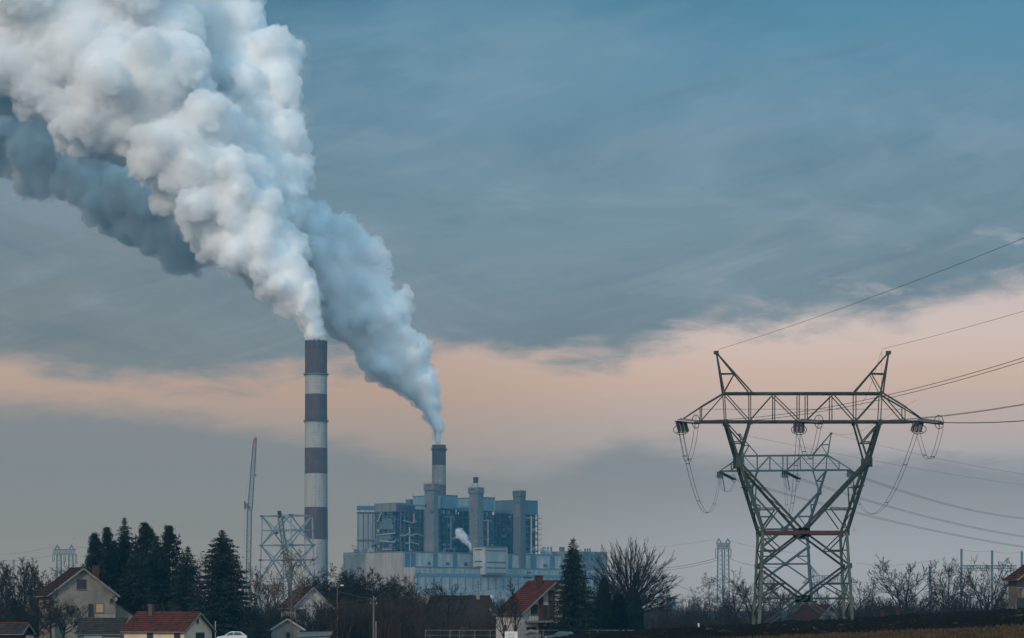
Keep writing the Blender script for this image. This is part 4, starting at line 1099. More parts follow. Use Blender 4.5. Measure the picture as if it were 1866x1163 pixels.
class House:
    """gable house: front gable on local y = 0, ridge running to +y"""
    def __init__(s, name, label, px, Y, rot, W, L, ze, zr, wall, tile, oh=0.45, cat="house", base=VILLAGE, front=0.4, trim=TRIM, group=None):
        c = P(px, HOR, Y); s.W, s.L, s.ze, s.zr = W, L, ze - base, zr - base; s.base = base
        s.root = empty(name, (c.x, Y, base), label, cat, group, math.radians(rot))
        w = W / 2
        b = MB(); v = [(-w, 0), (w, 0), (w, s.ze), (0, s.zr), (-w, s.ze)]
        b.add([(x, 0, z) for x, z in v] + [(x, L, z) for x, z in v], [(0,1,2,3,4), (9,8,7,6,5)] + [(i, i + 5, (i + 1) % 5 + 5, (i + 1) % 5) for i in range(5)])
        s.wall = b.build("wall", wall, s.root)
        b = MB(); sl = (s.zr - s.ze) / w
        for g in (-1, 1):
            ex = g * (w + oh); ez = s.ze - oh * sl; n = Vector((g * sl, 0, 1)).normalized()
            y0, y1 = -front, L + 0.3
            A, B = ((ex, y0, ez + 0.05), (ex, y1, ez + 0.05)); courses(b, A, B, (-ex, 0, s.zr - ez), n)
        b.tube([(0, -front - 0.02, s.zr + 0.12), (0, L + 0.32, s.zr + 0.12)], 0.14, 6)
        s.roof = b.build("roof", tile, s.root)
        b = MB()
        for g in (-1, 1):
            ex = g * (w + oh); ez = s.ze - oh * sl
            b.bar((ex, -front - 0.03, ez - 0.02), (0, -front - 0.03, s.zr - 0.02), 0.10, 0.24)
        b.build("barge_board", trim, s.roof)
        b = MB()
        for g in (-1, 1): b.tube([(g * (w + oh + 0.07), -front, s.ze - oh * sl), (g * (w + oh + 0.07), L + 0.3, s.ze - oh * sl)], 0.07, 6)
        b.build("gutter", trim, s.roof)
        s.m = K * Y; s.px = px; s.Y = Y; s.cr = math.cos(math.radians(rot))
    def fx(s, px): return (px - s.px) * s.m / s.cr
    def fz(s, py): return zat(py, s.Y) - s.base
    def window(s, x, z, w, h, face='f', pane=PANE, frame=FRAME, label=None, split=True, kind="window", depth=0.0):
        def tr(a, d, zz):       # along, outward, height
            if face == 'f': return (a, -d + depth, zz)
            if face == 'l': return (-s.W / 2 - d, a, zz)
            return (s.W / 2 + d, a, zz)
        def bx(mb, a0, a1, d0, d1, z0, z1):
            p, q = tr(a0, d0, z0), tr(a1, d1, z1); mb.box(tuple(min(i, j) for i, j in zip(p, q)), tuple(max(i, j) for i, j in zip(p, q)))
        b = MB(); t = 0.07
        for a0, a1, z0, z1 in ((x - w/2, x + w/2, z + h/2 - t, z + h/2), (x - w/2, x + w/2, z - h/2, z - h/2 + t), (x - w/2, x - w/2 + t, z - h/2 + t, z + h/2 - t), (x + w/2 - t, x + w/2, z - h/2 + t, z + h/2 - t)):
            bx(b, a0, a1, 0.003, 0.07, z0, z1)
        if split: bx(b, x - t/2, x + t/2, 0.003, 0.06, z - h/2 + t, z + h/2 - t)
        o = b.build(kind, frame, s.root)
        b = MB(); bx(b, x - w/2 + t, x + w/2 - t, 0.002, 0.025, z - h/2 + t, z + h/2 - t); b.build("pane", pane, o)
        b = MB(); bx(b, x - w/2 - 0.1, x + w/2 + 0.1, 0.002, 0.16, z - h/2 - 0.08, z - h/2 - 0.005); b.build("sill", TRIM, o)
        if label: o['label'] = label
        return o
    def chimney(s, x, y, w, ztop, m=BRICK, cap=True, d=None):
        d = d or w; b = MB(); zb = s.zr - abs(x) * (s.zr - s.ze) / (s.W / 2) - 0.6
        b.box((x - w/2, y - d/2, zb), (x + w/2, y + d/2, ztop)); 
        if cap: b.box((x - w/2 - 0.08, y - d/2 - 0.08, ztop + 0.002), (x + w/2 + 0.08, y + d/2 + 0.08, ztop + 0.14))
        return b.build("chimney", m, s.roof)
    def box(s, name, lo, hi, m, parent=None):
        b = MB(); b.box(lo, hi); return b.build(name, m, parent or s.root)

# big grey gabled house on the left
h = House("gabled_house", "grey gabled house with maroon roof and one boarded up window, on the left", 151, 340, 21, 9.0, 9.5, zat(1081, 340), zat(1036, 340), GREYW, TILE_M, 0.6, front=0.5)
h.window(h.fx(148.5), h.fz(1065), 1.35, 1.4)
h.window(h.fx(179.5), h.fz(1108), 1.25, 1.35, pane=WOOD, label="window closed with a pale wooden board", split=False)
h.window(h.fx(165), h.fz(1113), 0.75, 1.9, split=False, kind="door")
h.window(h.fx(112), h.fz(1145), 1.3, 2.2, kind="door", pane=mat("door_teal", (0.06, 0.10, 0.12), (0.05, 0.08, 0.10), 2.0)); h.window(h.fx(130), h.fz(1112), 1.2, 1.3)
h.chimney(2.1, 1.4, 0.80, h.fz(1032))
h.chimney(4.0, 2.5, 0.55, h.fz(1070), TRIM)
b = MB()
for y in (1117.5,): b.bar((h.fx(171), -0.05, h.fz(y)), (h.fx(208), -0.05, h.fz(y)), 0.06)
b.box((h.fx(171), -0.10, h.fz(1131)), (h.fx(207), -0.003, h.fz(1119))); b.build("balcony_panel", DIRTYW, h.root)
b = MB(); x0, x1 = 4.52, h.fx(246); b.add([(x0, 1.6, 0), (x1, 1.6, 0), (x1, 1.6, h.fz(1126)), (x0, 1.6, h.fz(1094)), (x0, 8.5, 0), (x1, 8.5, 0), (x1, 8.5, h.fz(1126)), (x0, 8.5, h.fz(1094))],
    [(0,1,2,3),(7,6,5,4),(0,4,5,1),(1,5,6,2),(2,6,7,3),(3,7,4,0)]); b.build("lean_to", GREYW, h.root)
b = MB(); e = Vector((x0 - x1 - 0.3, 0, h.fz(1094) - h.fz(1128.5))); courses(b, (x1 + 0.3, 1.3, h.fz(1128.5) + 0.08), (x1 + 0.3, 8.7, h.fz(1128.5) + 0.08), e, Vector((-e.z, 0, e.x)).normalized() * -1); b.build("lean_to_roof", TILE_D, h.root)
b = MB(); b.tube([(4.56, -0.08, h.fz(1085)), (4.56, -0.08, 0)], 0.06, 6); b.build("downpipe", TRIM, h.root)

h.window(h.fx(186), h.fz(1146), 1.0, 1.2); h.window(h.fx(200), h.fz(1065 + 30), 0.5, 0.6, split=False)
b = MB(); b.lathe([(0.02, 0.0), (0.30, 0.10), (0.42, 0.22)], n=14, cap=False); o = b.build("satellite_dish", TRIM, h.root); o.location = (h.fx(204), -0.25, h.fz(1092)); o.rotation_euler = (1.2, 0, 0.4)
# low tiled porch building in front of it
h = House("tiled_shed", "low shed with mossy dark tiles in front of the grey gabled house", 228, 318, 84, 5.0, 5.6, zat(1153, 318), zat(1129, 318), DIRTYW, TILE_D, 0.35, "shed")
b = MB(); b.box((-h.W / 2 - 0.15, 2.4, h.fz(1162)), (-h.W / 2 - 0.02, 4.8, h.fz(1156))); b.build("tarpaulin", mat("tarp_blue", (0.30, 0.42, 0.52), (0.24, 0.34, 0.43), 2.0), h.root)
# shed at the left edge
h = House("tiled_shed", "dark open shed with red ridge tiles at the left edge", 47, 305, 82, 4.2, 6.5, zat(1154, 305), zat(1138, 305), TILE_B, TILE_D, 0.3, "shed")
b = MB(); b.tube([(0, -0.4, h.zr + 0.16), (0, 6.8, h.zr + 0.16)], 0.17, 6); b.build("ridge_tile", TILE_R, h.roof)
b = MB(); rng = random.Random(3)
for r_ in range(7):
    for k in range(11 - r_):
        b.tube([(-0.9 + 0.165 * (k + r_ / 2), -0.25 + rng.uniform(-0.05, 0.05), 0.09 + 0.15 * r_), (-0.9 + 0.165 * (k + r_ / 2), 0.3, 0.09 + 0.15 * r_)], rng.uniform(0.07, 0.085), 7)
q = b.build("firewood_pile", mat("firewood", (0.30, 0.24, 0.18), (0.09, 0.07, 0.06), 7.0, 0.95), None); q.location = (P(55, 1, 303).x, 303, VILLAGE + 0.45); q.rotation_euler = (0, 0, 0.1); tag(q, "pale pile of firewood beside the dark shed at the left edge", "firewood pile")
# small house with the bright red roof
h = House("small_house", "small cream house with a long patchy red tiled roof beside the grey house", 361, 300, 64, 6.2, 8.9, zat(1148.5, 300), zat(1118, 300), CREAM, TILE_R, 0.35)
h.window(-0.15, h.fz(1131), 0.45, 0.55, split=False); h.window(0.4, h.fz(1162), 1.9, 1.25)
h.window(1.0, h.fz(1161), 0.9, 1.0, 'l'); h.window(5.0, h.fz(1161), 0.9, 1.0, 'l')
h.chimney(-0.4, 6.7, 0.55, h.fz(1103), mat("brick_sooty", (0.085, 0.06, 0.055), (0.06, 0.045, 0.042), 4.0))
h.box("skylight", (-1.2, 3.4, h.zr - 0.95), (-0.9, 3.9, h.zr - 0.78), PIPE_W, h.roof)
b = MB(); b.tube([(0.6, 4.6, h.zr - 0.1), (0.6, 4.6, h.zr + 1.5)], 0.025, 5); b.bar((0.1, 4.6, h.zr + 1.4), (1.1, 4.6, h.zr + 1.4), 0.04); b.bar((0.3, 4.6, h.zr + 1.15), (0.9, 4.6, h.zr + 1.15), 0.04); b.build("antenna", WIRE, h.roof)
# white gable with climber
h = House("white_house", "white gable fronted house overgrown with bare creeper, left of the lamp post", 570, 380, 21, 5.9, 8.0, zat(1104, 380), zat(1071, 380), WHITEW, TILE_M, 0.5)
h.window(h.fx(548.5), h.fz(1120), 1.6, 1.7); h.window(h.fx(584), h.fz(1119.5), 1.6, 1.6); h.window(h.fx(560), h.fz(1150), 1.2, 1.6)
# outbuilding with snowy verge
h = House("garden_shed", "small pale gabled shed with a white edged roof below the white house", 523, 352, 14, 4.6, 4.0, zat(1146, 352), zat(1128, 352), DIRTYW, TILE_B, 0.35, "shed", trim=mat("verge_white", (0.34, 0.36, 0.37), (0.26, 0.28, 0.29), 1.5))
h.window(h.fx(527), h.fz(1162), 0.9, 1.5, kind="door", split=False)
ts = empty("tin_shed", (P(573, 1, 345).x, 345, VILLAGE), "low flat shed with a sloping grey tin roof beside the pale shed", "shed")
b = MB(); b.box((-2.1, 0, 0), (2.1, 3, zat(1159, 345) - VILLAGE)); b.build("wall", DIRTYW, ts)
b = MB(); za, zb_ = zat(1161.5, 345) - VILLAGE, zat(1152, 345) - VILLAGE
b.add([(-2.4, -0.3, za), (2.4, -0.3, za + 0.25), (2.4, 3.2, zb_), (-2.4, 3.2, zb_ - 0.05), (-2.4, -0.3, za + 0.08), (2.4, -0.3, za + 0.33), (2.4, 3.2, zb_ + 0.08), (-2.4, 3.2, zb_ + 0.03)], [(0,3,2,1),(4,5,6,7),(0,1,5,4),(1,2,6,5),(2,3,7,6),(3,0,4,7)]); b.build("roof", TIN, ts)
b = MB(); b.tube([(-2.4, 3.2, zb_ + 0.12), (2.4, 3.2, zb_ + 0.16)], 0.10, 6); b.build("ridge_tile", TILE_M, ts)
# hipped brown roof in the middle
YQ = 430.0; q = P(839, 1, YQ); hp = empty("hipped_house", (q.x, YQ, VILLAGE), "house with a broad dull brown hipped roof below the power plant", "house")
mq = K * YQ; zr, ze = zat(1087, YQ) - VILLAGE, zat(1136, YQ) - VILLAGE; hx, ex = 54 * mq, 75 * mq
b = MB(); b.box((-ex + 0.8, -3.6, 0), (ex - 0.8, 3.6, ze - 0.05)); b.build("wall", DIRTYW, hp)
b = MB(); n = 16
for i in range(n):
    t0, t1 = i / n, (i + 1.12) / n; t1 = min(t1, 1.0)
    def rg_(t, up): 
        x = ex + (hx - ex) * t; y = 4.4 * (1 - t) + 0.05; z = ze + (zr - ze) * t + up; return [(-x, -y, z), (x, -y, z), (x, y, z), (-x, y, z)]
    b.add(rg_(t0, 0.09) + rg_(t1, 0.04) + rg_(t0, 0.0), [(0,1,5,4),(1,2,6,5),(2,3,7,6),(3,0,4,7),(8,9,1,0),(9,10,2,1),(10,11,3,2),(11,8,0,3)])
b.tube([(-hx, 0, zr + 0.06), (hx, 0, zr + 0.06)], 0.16, 6); rf = b.build("roof", TILE_B, hp)
b = MB(); cx = (871 - 839) * mq; b.box((cx - 0.32, -0.6, zr - 0.6), (cx + 0.32, 0.0, zat(1081, YQ) - VILLAGE)); b.box((cx - 0.38, -0.66, zr - 0.02), (cx + 0.38, 0.06, zr + 0.1)); b.build("chimney", mat("chimney_pale", (0.20, 0.18, 0.16), (0.13, 0.12, 0.11), 3.0), rf)
b = MB(); b.tube([(cx + 0.1, 0.3, zr - 0.1), (cx + 0.1, 0.3, zat(1060, YQ) - VILLAGE)], 0.035, 5)
for k, w in ((1062, 0.5), (1066, 0.7), (1071, 0.4)): b.bar((cx + 0.1 - w, 0.3, zat(k, YQ) - VILLAGE), (cx + 0.1 + w, 0.3, zat(k, YQ) - VILLAGE), 0.05)
b.build("antenna", WIRE, rf)
for x in (-4.5, -1.5, 1.5, 4.5):
    b = MB(); b.box((x - 0.5, -3.66, ze - 2.0), (x + 0.5, -3.605, ze - 0.7)); b.build("window", GLASS_D, hp)
b = MB(); x = (895 - 839) * mq; b.box((x - 0.25, -2.6, zat(1114, YQ) - VILLAGE + 0.1), (x + 0.05, -2.4, zat(1112, YQ) - VILLAGE + 0.25)); b.build("skylight", TRIM, rf)
# tall red roofed house right of it
h = House("red_roof_house", "tall white house with a steep red roof and balcony beside the dark spruce", 1012, 350, 24, 10.6, 9.3, zat(1117, 350), zat(1060, 350), WHITEW, TILE_R, 0.35, front=0.55)
h.box("brick_pier", (h.fx(981), -0.10, 0.0), (h.fx(989.5), -0.003, h.fz(1088)), BRICK); h.box("brick_pier", (h.fx(999), -0.12, 0.0), (h.fx(1010), -0.003, h.fz(1076)), BRICK)
h.window(h.fx(973.5), h.fz(1111), 1.15, 1.45); h.window(h.fx(994), h.fz(1117), 0.75, 2.3, kind="door", split=False); h.window(h.fx(1003.5), h.fz(1117), 0.35, 2.2, split=False, depth=-0.121)
b = MB(); b.box((h.fx(956), -1.5, h.fz(1134.5)), (h.fx(1008), -0.125, h.fz(1131))); bal = b.build("balcony", TRIM, h.root)
b = MB(); 
for k in range(11): b.bar((h.fx(956 + 5.2 * k), -1.45, h.fz(1131)), (h.fx(956 + 5.2 * k), -1.45, h.fz(1121)), 0.03)
b.bar((h.fx(956), -1.45, h.fz(1121)), (h.fx(1008), -1.45, h.fz(1121)), 0.05); b.build("railing", FRAME, bal)
h.window(h.fx(968), h.fz(1153), 1.6, 1.7); h.window(h.fx(992), h.fz(1153), 1.5, 1.8)
h.window(2.2, h.fz(1146), 0.9, 1.1, 'l'); h.window(5.8, h.fz(1146), 0.9, 1.1, 'l')
h.chimney(-1.2, 3.2, 1.05, h.fz(1050), d=0.7)
b = MB(); b.tube([(-0.3, 9.0, h.zr - 0.2), (-0.3, 9.0, h.fz(1038))], 0.04, 5); b.bar((-1.0, 9.0, h.fz(1051)), (0.3, 9.0, h.fz(1051)), 0.10, 0.22); b.bar((-0.4, 9.0, h.fz(1042)), (0.2, 9.0, h.fz(1042)), 0.2, 0.14); b.build("antenna", WIRE, h.roof)
# house behind the pylon
h = House("red_roof_house", "low house with a worn red roof seen between the green pylon legs", 1512, 440, 36, 6.6, 7.0, zat(1132, 440), zat(1104, 440), DIRTYW, TILE_M, 0.4)
h.chimney(-0.5, 3.5, 0.6, h.fz(1096)); h.window(-0.3, h.fz(1128), 1.2, 1.2)
# house at the right edge
h = House("edge_house", "beige house gable with an orange verge cut off by the right edge", 1917, 335, 0, 8.4, 9.0, zat(1050, 335), zat(1010, 335), wallmat("render_beige", (0.20, 0.165, 0.135), (0.155, 0.13, 0.11), (0.12, 0.10, 0.085)), TILE_R, 0.75, front=0.6, trim=mat("verge_orange", (0.26, 0.12, 0.065), (0.20, 0.095, 0.055), 1.5))
h.window(h.fx(1862), h.fz(1058), 1.3, 1.9); h.window(h.fx(1862), h.fz(1099), 1.3, 1.5); h.window(h.fx(1900), h.fz(1058), 1.3, 1.9)
# brick posts in the hedge behind the field
for x in (1608, 1636):
    b = MB(); q = P(x, 1, 345); b.box((-0.25, -0.25, 0), (0.25, 0.25, zat(1113, 345) - VILLAGE)); b.box((-0.32, -0.32, zat(1113, 345) - VILLAGE + 0.002), (0.32, 0.32, zat(1111.5, 345) - VILLAGE)); o = b.build("brick_post", BRICK); o.location = (q.x, 345, VILLAGE)
    tag(o, "brick gate post in the scrub right of the pylon, %s" % ("nearer the pylon" if x == 1608 else "farther from the pylon"), "gate post", "brick gate posts")

# poles, lamp, fence, backboard
lp = empty("street_lamp", (P(614.5, 1, 360).x, 360, VILLAGE), "slim rusty street lamp beside the white house", "street lamp")
H = zat(1069, 360) - VILLAGE
b = MB(); b.tube([(0, 0, 0), (0, 0, H * 0.5), (0, 0, H)], [0.10, 0.08, 0.06], 8); b.build("pole", mat("rusty_pole", (0.12, 0.08, 0.065), (0.09, 0.06, 0.05), 2.0), lp)
b = MB(); b.tube([(0, 0, H - 0.1), (0.25, 0, H + 0.12), (0.6, 0, H + 0.15)], 0.045, 6); b.build("arm", POLEW, lp)
b = MB(); b.tube([(0.45, 0, H + 0.14), (0.6, 0, H + 0.17), (0.95, 0, H + 0.15), (1.0, 0, H + 0.13)], [0.05, 0.11, 0.10, 0.03], 8); b.build("lamp_head", mat("lamp_white", (0.6, 0.62, 0.63), (0.5, 0.52, 0.53), 2.0), lp)
up = empty("utility_pole", (P(681, 1, 338).x, 338, VILLAGE), "wooden utility pole with white insulators among the scrub", "utility pole")
H = zat(1089, 338) - VILLAGE
b = MB(); b.tube([(0, 0, 0), (0, 0, H * 0.5), (0, 0, H)], [0.17, 0.15, 0.12], 8); b.build("pole", POLEW, up)
b = MB(); b.bar((-0.45, -0.14, H - 0.95), (0.45, -0.14, H - 0.95), 0.10); b.build("cross_arm", POLEW, up); b = MB(); b.bar((-0.35, -0.14, H - 0.35), (0.35, -0.14, H - 0.35), 0.10); b.build("cross_arm", POLEW, up)
for x, z in ((-0.42, -0.85), (0.42, -0.85), (0.28, -0.25), (0.0, 0.0)):
    b = MB(); b.lathe([(0.02, H + z), (0.07, H + z + 0.03), (0.05, H + z + 0.1), (0.065, H + z + 0.14), (0.02, H + z + 0.2)], (x, -0.14 if z else 0), 8); b.build("insulator", PIPE_W, up)
tp = MB(); tp.tube([(0, 0, 0), (0, 0, zat(1134, 334) - VILLAGE)], 0.045, 6); tp.tube([(0, 0, zat(1134, 334) - VILLAGE), (0, 0, zat(1133, 334) - VILLAGE)], 0.06, 6); o = tp.build("thin_post", PIPE_W); o.location = (P(685.2, 1, 334).x, 334, VILLAGE); tag(o, "thin pale post right beside the utility pole", "post")
tp = MB(); tp.tube([(0, 0, 0), (0, 0, zat(1134, 318) - VILLAGE)], 0.05, 6); tp.tube([(0, 0, zat(1134, 318) - VILLAGE), (0, 0, zat(1132.5, 318) - VILLAGE)], 0.08, 6); o = tp.build("thin_post", PIPE_W); o.location = (P(392.5, 1, 318).x, 318, VILLAGE); tag(o, "thin grey post between the cream house and the white car", "post")
tp = MB(); tp.tube([(0, 0, 0), (0, 0, zat(1147, 352) - VILLAGE)], 0.05, 6); tp.tube([(0, 0, zat(1152, 352) - VILLAGE), (0, 0, zat(1144, 352) - VILLAGE)], 0.11, 6); o = tp.build("thin_post", PIPE_W); o.location = (P(1059, 1, 352).x, 352, VILLAGE); tag(o, "thin post with a white cap behind the railing below the spruce", "post")
GV = "overhead wires of the village"
for a, b_, s, lb in (((681, 1091, 338), (533, 1103, 345), 0.25, "overhead wire from the utility pole to the white house"), ((681, 1091, 338), (614.5, 1077, 360), 0.15, "overhead wire from the utility pole to the street lamp"), ((681, 1098, 338), (540, 1102, 330), 0.5, "lower slack overhead wire left of the utility pole"), ((681, 1092, 338), (960, 1061, 358), 0.6, "overhead wire from the utility pole to the red roof"), ((681, 1092, 338), (720, 1063, 420), 0.2, "overhead wire from the utility pole into the trees")):
    wire("power_line", span(P(*a), P(*b_), s, 14), 0.022, lb, "power line", GV)
FEN = mat("fence_steel", (0.16, 0.19, 0.20), (0.12, 0.145, 0.155), 1.5, 0.6)
fn = empty("sports_fence", (P(775, 1, 345).x, 345, VILLAGE), "long grey steel fence along the sports court with wire mesh", "fence")
m_ = K * 345; H = zat(1148.5, 345) - VILLAGE
b = MB(); b.tube([(0, 0, H), ((1157 - 775) * m_, 0, H)], 0.035, 6); b.tube([(0, 0, H - 0.75), ((1157 - 775) * m_, 0, H - 0.75)], 0.02, 5); b.build("rail", FEN, fn)
posts = [775, 820, 837, 865, 893, 918, 944, 978, 990, 1018, 1046, 1074, 1089, 1107, 1114, 1122, 1129, 1136, 1143, 1150, 1157]
for x in posts:
    b = MB(); b.tube([((x - 775) * m_, 0, 0), ((x - 775) * m_, 0, H)], 0.04, 6); b.build("post", FEN, fn)
b = MB(); b.bar((0, 0, H), (0.9, 0, 0.4), 0.04); b.bar(((1157 - 775) * m_, 0, H), ((1149 - 775) * m_, 0, 0.5), 0.04); b.build("brace", FEN, fn)
b = MB()
for k in range(0, 96): b.bar((k * 0.31, 0.03, 0.1), (k * 0.31, 0.03, H - 0.03), 0.008)
b.build("mesh_panel", FEN, fn)
YB_ = 332.0; bk = empty("basketball_stand", (P(931.5, 1, YB_).x, YB_, VILLAGE), "white basketball backboard with a black square on its post", "basketball stand")
m_ = K * YB_; z1 = zat(1150.8, YB_) - VILLAGE; z0 = z1 - 1.05; w = 11.6 * m_
BW = mat("board_white", (0.62, 0.62, 0.60), (0.52, 0.52, 0.51), 1.5, 0.6)
b = MB(); b.box((-w, 0, z0), (w, 0.04, z1)); bd = b.build("backboard", BW, bk)
b = MB(); s = 4.1 * m_; zt_ = zat(1156.5, YB_) - VILLAGE; zb_ = zt_ - 0.47; t = 0.055
b.box((-s, -0.006, zt_ - t), (s, -0.002, zt_)); b.box((-s, -0.006, zb_), (s, -0.002, zb_ + t)); b.box((-s, -0.006, zb_ + t), (-s + t, -0.002, zt_ - t)); b.box((s - t, -0.006, zb_ + t), (s, -0.002, zt_ - t)); b.build("target_square", mat("paint_black", (0.03, 0.035, 0.04), (0.04, 0.045, 0.05), 2.0), bd)
b = MB(); b.tube([(0, 1.2, 0), (0, 1.2, z0 + 0.2), (0, 0.05, z0 + 0.35)], 0.07, 8); b.build("post", FEN, bk)
b = MB(); ring(b, (0, -0.27, z0 + 0.12), (1, 0, 0), (0, 1, 0), 0.225, 0.225, 0.012, 16); b.build("hoop", mat("hoop_orange", (0.35, 0.10, 0.03), (0.28, 0.09, 0.03), 2.0), bk)

# cars
def car(label, px, Y, zb, rz, paint, L=3.9, wag=False, seed=0):
    root = empty("parked_car", (P(px, 1, Y).x, Y, zb), label, "car", None, rz)
    Wd = 0.82; s = L / 3.9
    body = [(-1.95, 0.30), (-1.93, 0.62), (-1.80, 0.78), (-0.95, 0.92), (1.88, 0.95), (1.95, 0.70), (1.93, 0.30)]
    roof = [(-0.98, 0.93), (-0.28, 1.40), (0.1, 1.46), (1.1 if not wag else 1.5, 1.42), (1.78, 0.97)]
    def extr(prof, w0, w1, mb):
        n = len(prof); zmin = min(z for _, z in prof); zmax = max(z for _, z in prof)
        ww = [w0 + (w1 - w0) * (z - zmin) / (zmax - zmin) for _, z in prof]
        mb.add([(x * s, -w, z) for (x, z), w in zip(prof, ww)] + [(x * s, w, z) for (x, z), w in zip(prof, ww)], [tuple(range(n)), tuple(range(2 * n - 1, n - 1, -1))] + [(i, i + n, (i + 1) % n + n, (i + 1) % n) for i in range(n)])
    b = MB(); extr(body, Wd, Wd, b); extr(roof, Wd - 0.04, Wd - 0.2, b); bo = b.build("body", paint, root)
    md = bo.modifiers.new("bevel", 'BEVEL'); md.width = 0.05; md.segments = 2; md.limit_method = 'ANGLE'
    GL_ = GLASS_D
    for poly in ([(-0.80, 0.98), (-0.24, 1.34), (0.18, 1.38), (0.18, 0.98)], [(0.26, 0.98), (0.26, 1.38), (1.05, 1.35), (1.45, 1.0)]):
        b = MB(); n = len(poly)
        for sg in (-1, 1):
            ys = [sg * (Wd - 0.04 - 0.16 * (z - 0.93) / 0.53 + 0.012) for _, z in poly]; yi = [y - sg * 0.03 for y in ys]
            b.add([(x * s, y, z) for (x, z), y in zip(poly, ys)] + [(x * s, y, z) for (x, z), y in zip(poly, yi)], [tuple(range(n)) if sg < 0 else tuple(range(n - 1, -1, -1)), tuple(range(n, 2 * n))] + [(i, i + n, (i + 1) % n + n, (i + 1) % n) for i in range(n)])
        b.build("side_window", GL_, root)
    b = MB(); b.add([(-0.955 * s, -0.68, 0.97), (-0.955 * s, 0.68, 0.97), (-0.32 * s, 0.60, 1.38), (-0.32 * s, -0.60, 1.38), (-0.93 * s, -0.66, 0.95), (-0.93 * s, 0.66, 0.95), (-0.30 * s, 0.58, 1.36), (-0.30 * s, -0.58, 1.36)], [(0,1,2,3),(7,6,5,4),(0,4,5,1),(1,5,6,2),(2,6,7,3),(3,7,4,0)]); b.build("windscreen", GL_, root)
    for x in (-1.22, 1.2):
        for y in (-1, 1):
            b = MB(); b.tube([(x * s, y * 0.70, 0.31), (x * s, y * 0.84, 0.31)], 0.31, 16); w_ = b.build("wheel", mat("tyre_%d" % len(bpy.data.materials), (0.02, 0.02, 0.02)), root)
            b = MB(); b.tube([(x * s, y * 0.841, 0.31), (x * s, y * 0.855, 0.31)], 0.19, 12); b.build("rim", STEEL_L, w_)
    for y in (-1, 1):
        b = MB(); b.box((-1.955 * s, y * 0.68 - 0.12, 0.60), (-1.88 * s, y * 0.68 + 0.12, 0.74)); b.build("headlight", PIPE_W, root)
        b = MB(); b.box((1.90 * s, y * 0.72 - 0.08, 0.66), (1.96 * s, y * 0.72 + 0.08, 0.9)); b.build("tail_light", BRICK, root)
        b = MB(); b.box((-0.72 * s, y * 0.95 - 0.07, 0.95), (-0.60 * s, y * 0.95 + 0.07, 1.08)); b.build("mirror", paint, root)
    return root
car("white hatchback parked at the bottom edge left of the sheds", 423, 312, zat(1150.5, 312) - 1.48, 0.08, mat("paint_white", (0.62, 0.63, 0.64), (0.56, 0.57, 0.58), 1.0, 0.3, spec=0.5))
car("dark blue grey car behind the fence in front of the red roofed house", 1021, 338, zat(1150.6, 338) - 1.47, 0.0, mat("paint_slate", (0.05, 0.075, 0.095), (0.045, 0.065, 0.085), 1.0, 0.3, spec=0.5), 4.3, True)
b = MB(); b.box((-1.2, -0.4, 0), (1.2, 0.4, 0.55)); b.tube([(-1.0, -0.42, 0.55), (-0.2, -0.3, 0.95), (0.9, -0.35, 0.75)], 0.28, 8)
o = b.build("stone_heap", mat("stone_grey", (0.16, 0.165, 0.165), (0.10, 0.10, 0.10), 3.0), None); o.location = (P(970, 1, 346.5).x, 346.5, zat(1160, 346) - 0.2); tag(o, "grey heap of rubble beside the fence below the balcony", "rubble heap")

# birds
def bird(px, py, Y, span_, label, rz):
    q = P(px, py, Y); b = MB()
    b.tube([(-0.5, 0, 0), (-0.3, 0, 0.02), (0, 0, 0.03), (0.3, 0, 0.05), (0.42, 0, 0.06), (0.5, 0, 0.05)], [0.03, 0.06, 0.09, 0.07, 0.05, 0.01], 8)
    for s in (-1, 1):
        b.add([(0.15, 0.05 * s, 0.05), (-0.15, 0.05 * s, 0.05), (-0.22, 0.5 * s, 0.26), (0.12, 0.55 * s, 0.26), (-0.3, 1.05 * s, 0.16), (0.15, 0.05 * s, 0.02), (-0.15, 0.05 * s, 0.02), (-0.22, 0.5 * s, 0.235), (0.12, 0.55 * s, 0.235)],
              [(0,1,2,3) if s > 0 else (3,2,1,0), (3,2,4), (5,8,7,6), (8,4,7), (0,3,8,5), (3,4,8), (1,6,7,2), (2,7,4)])
    b.add([(-0.45, -0.04, 0), (-0.45, 0.04, 0), (-0.75, 0.10, 0.0), (-0.75, -0.10, 0.0), (-0.45, 0, 0.02)], [(0,1,2,3), (0,3,4), (1,4,2), (3,2,4)])
    o = b.build("bird", DARK); o.location = q; o.rotation_euler = (0, 0, rz); s = span_ / 2.1; o.scale = (s, s, s); tag(o, label, "bird")
bird(135, 981, 240, 0.36 * 1.0, "small dark bird gliding above the pylon and grey house roof", 0.15)
bird(1247, 459, 300, 0.30, "tiny dark bird high in the open sky left of the wires", 1.2)

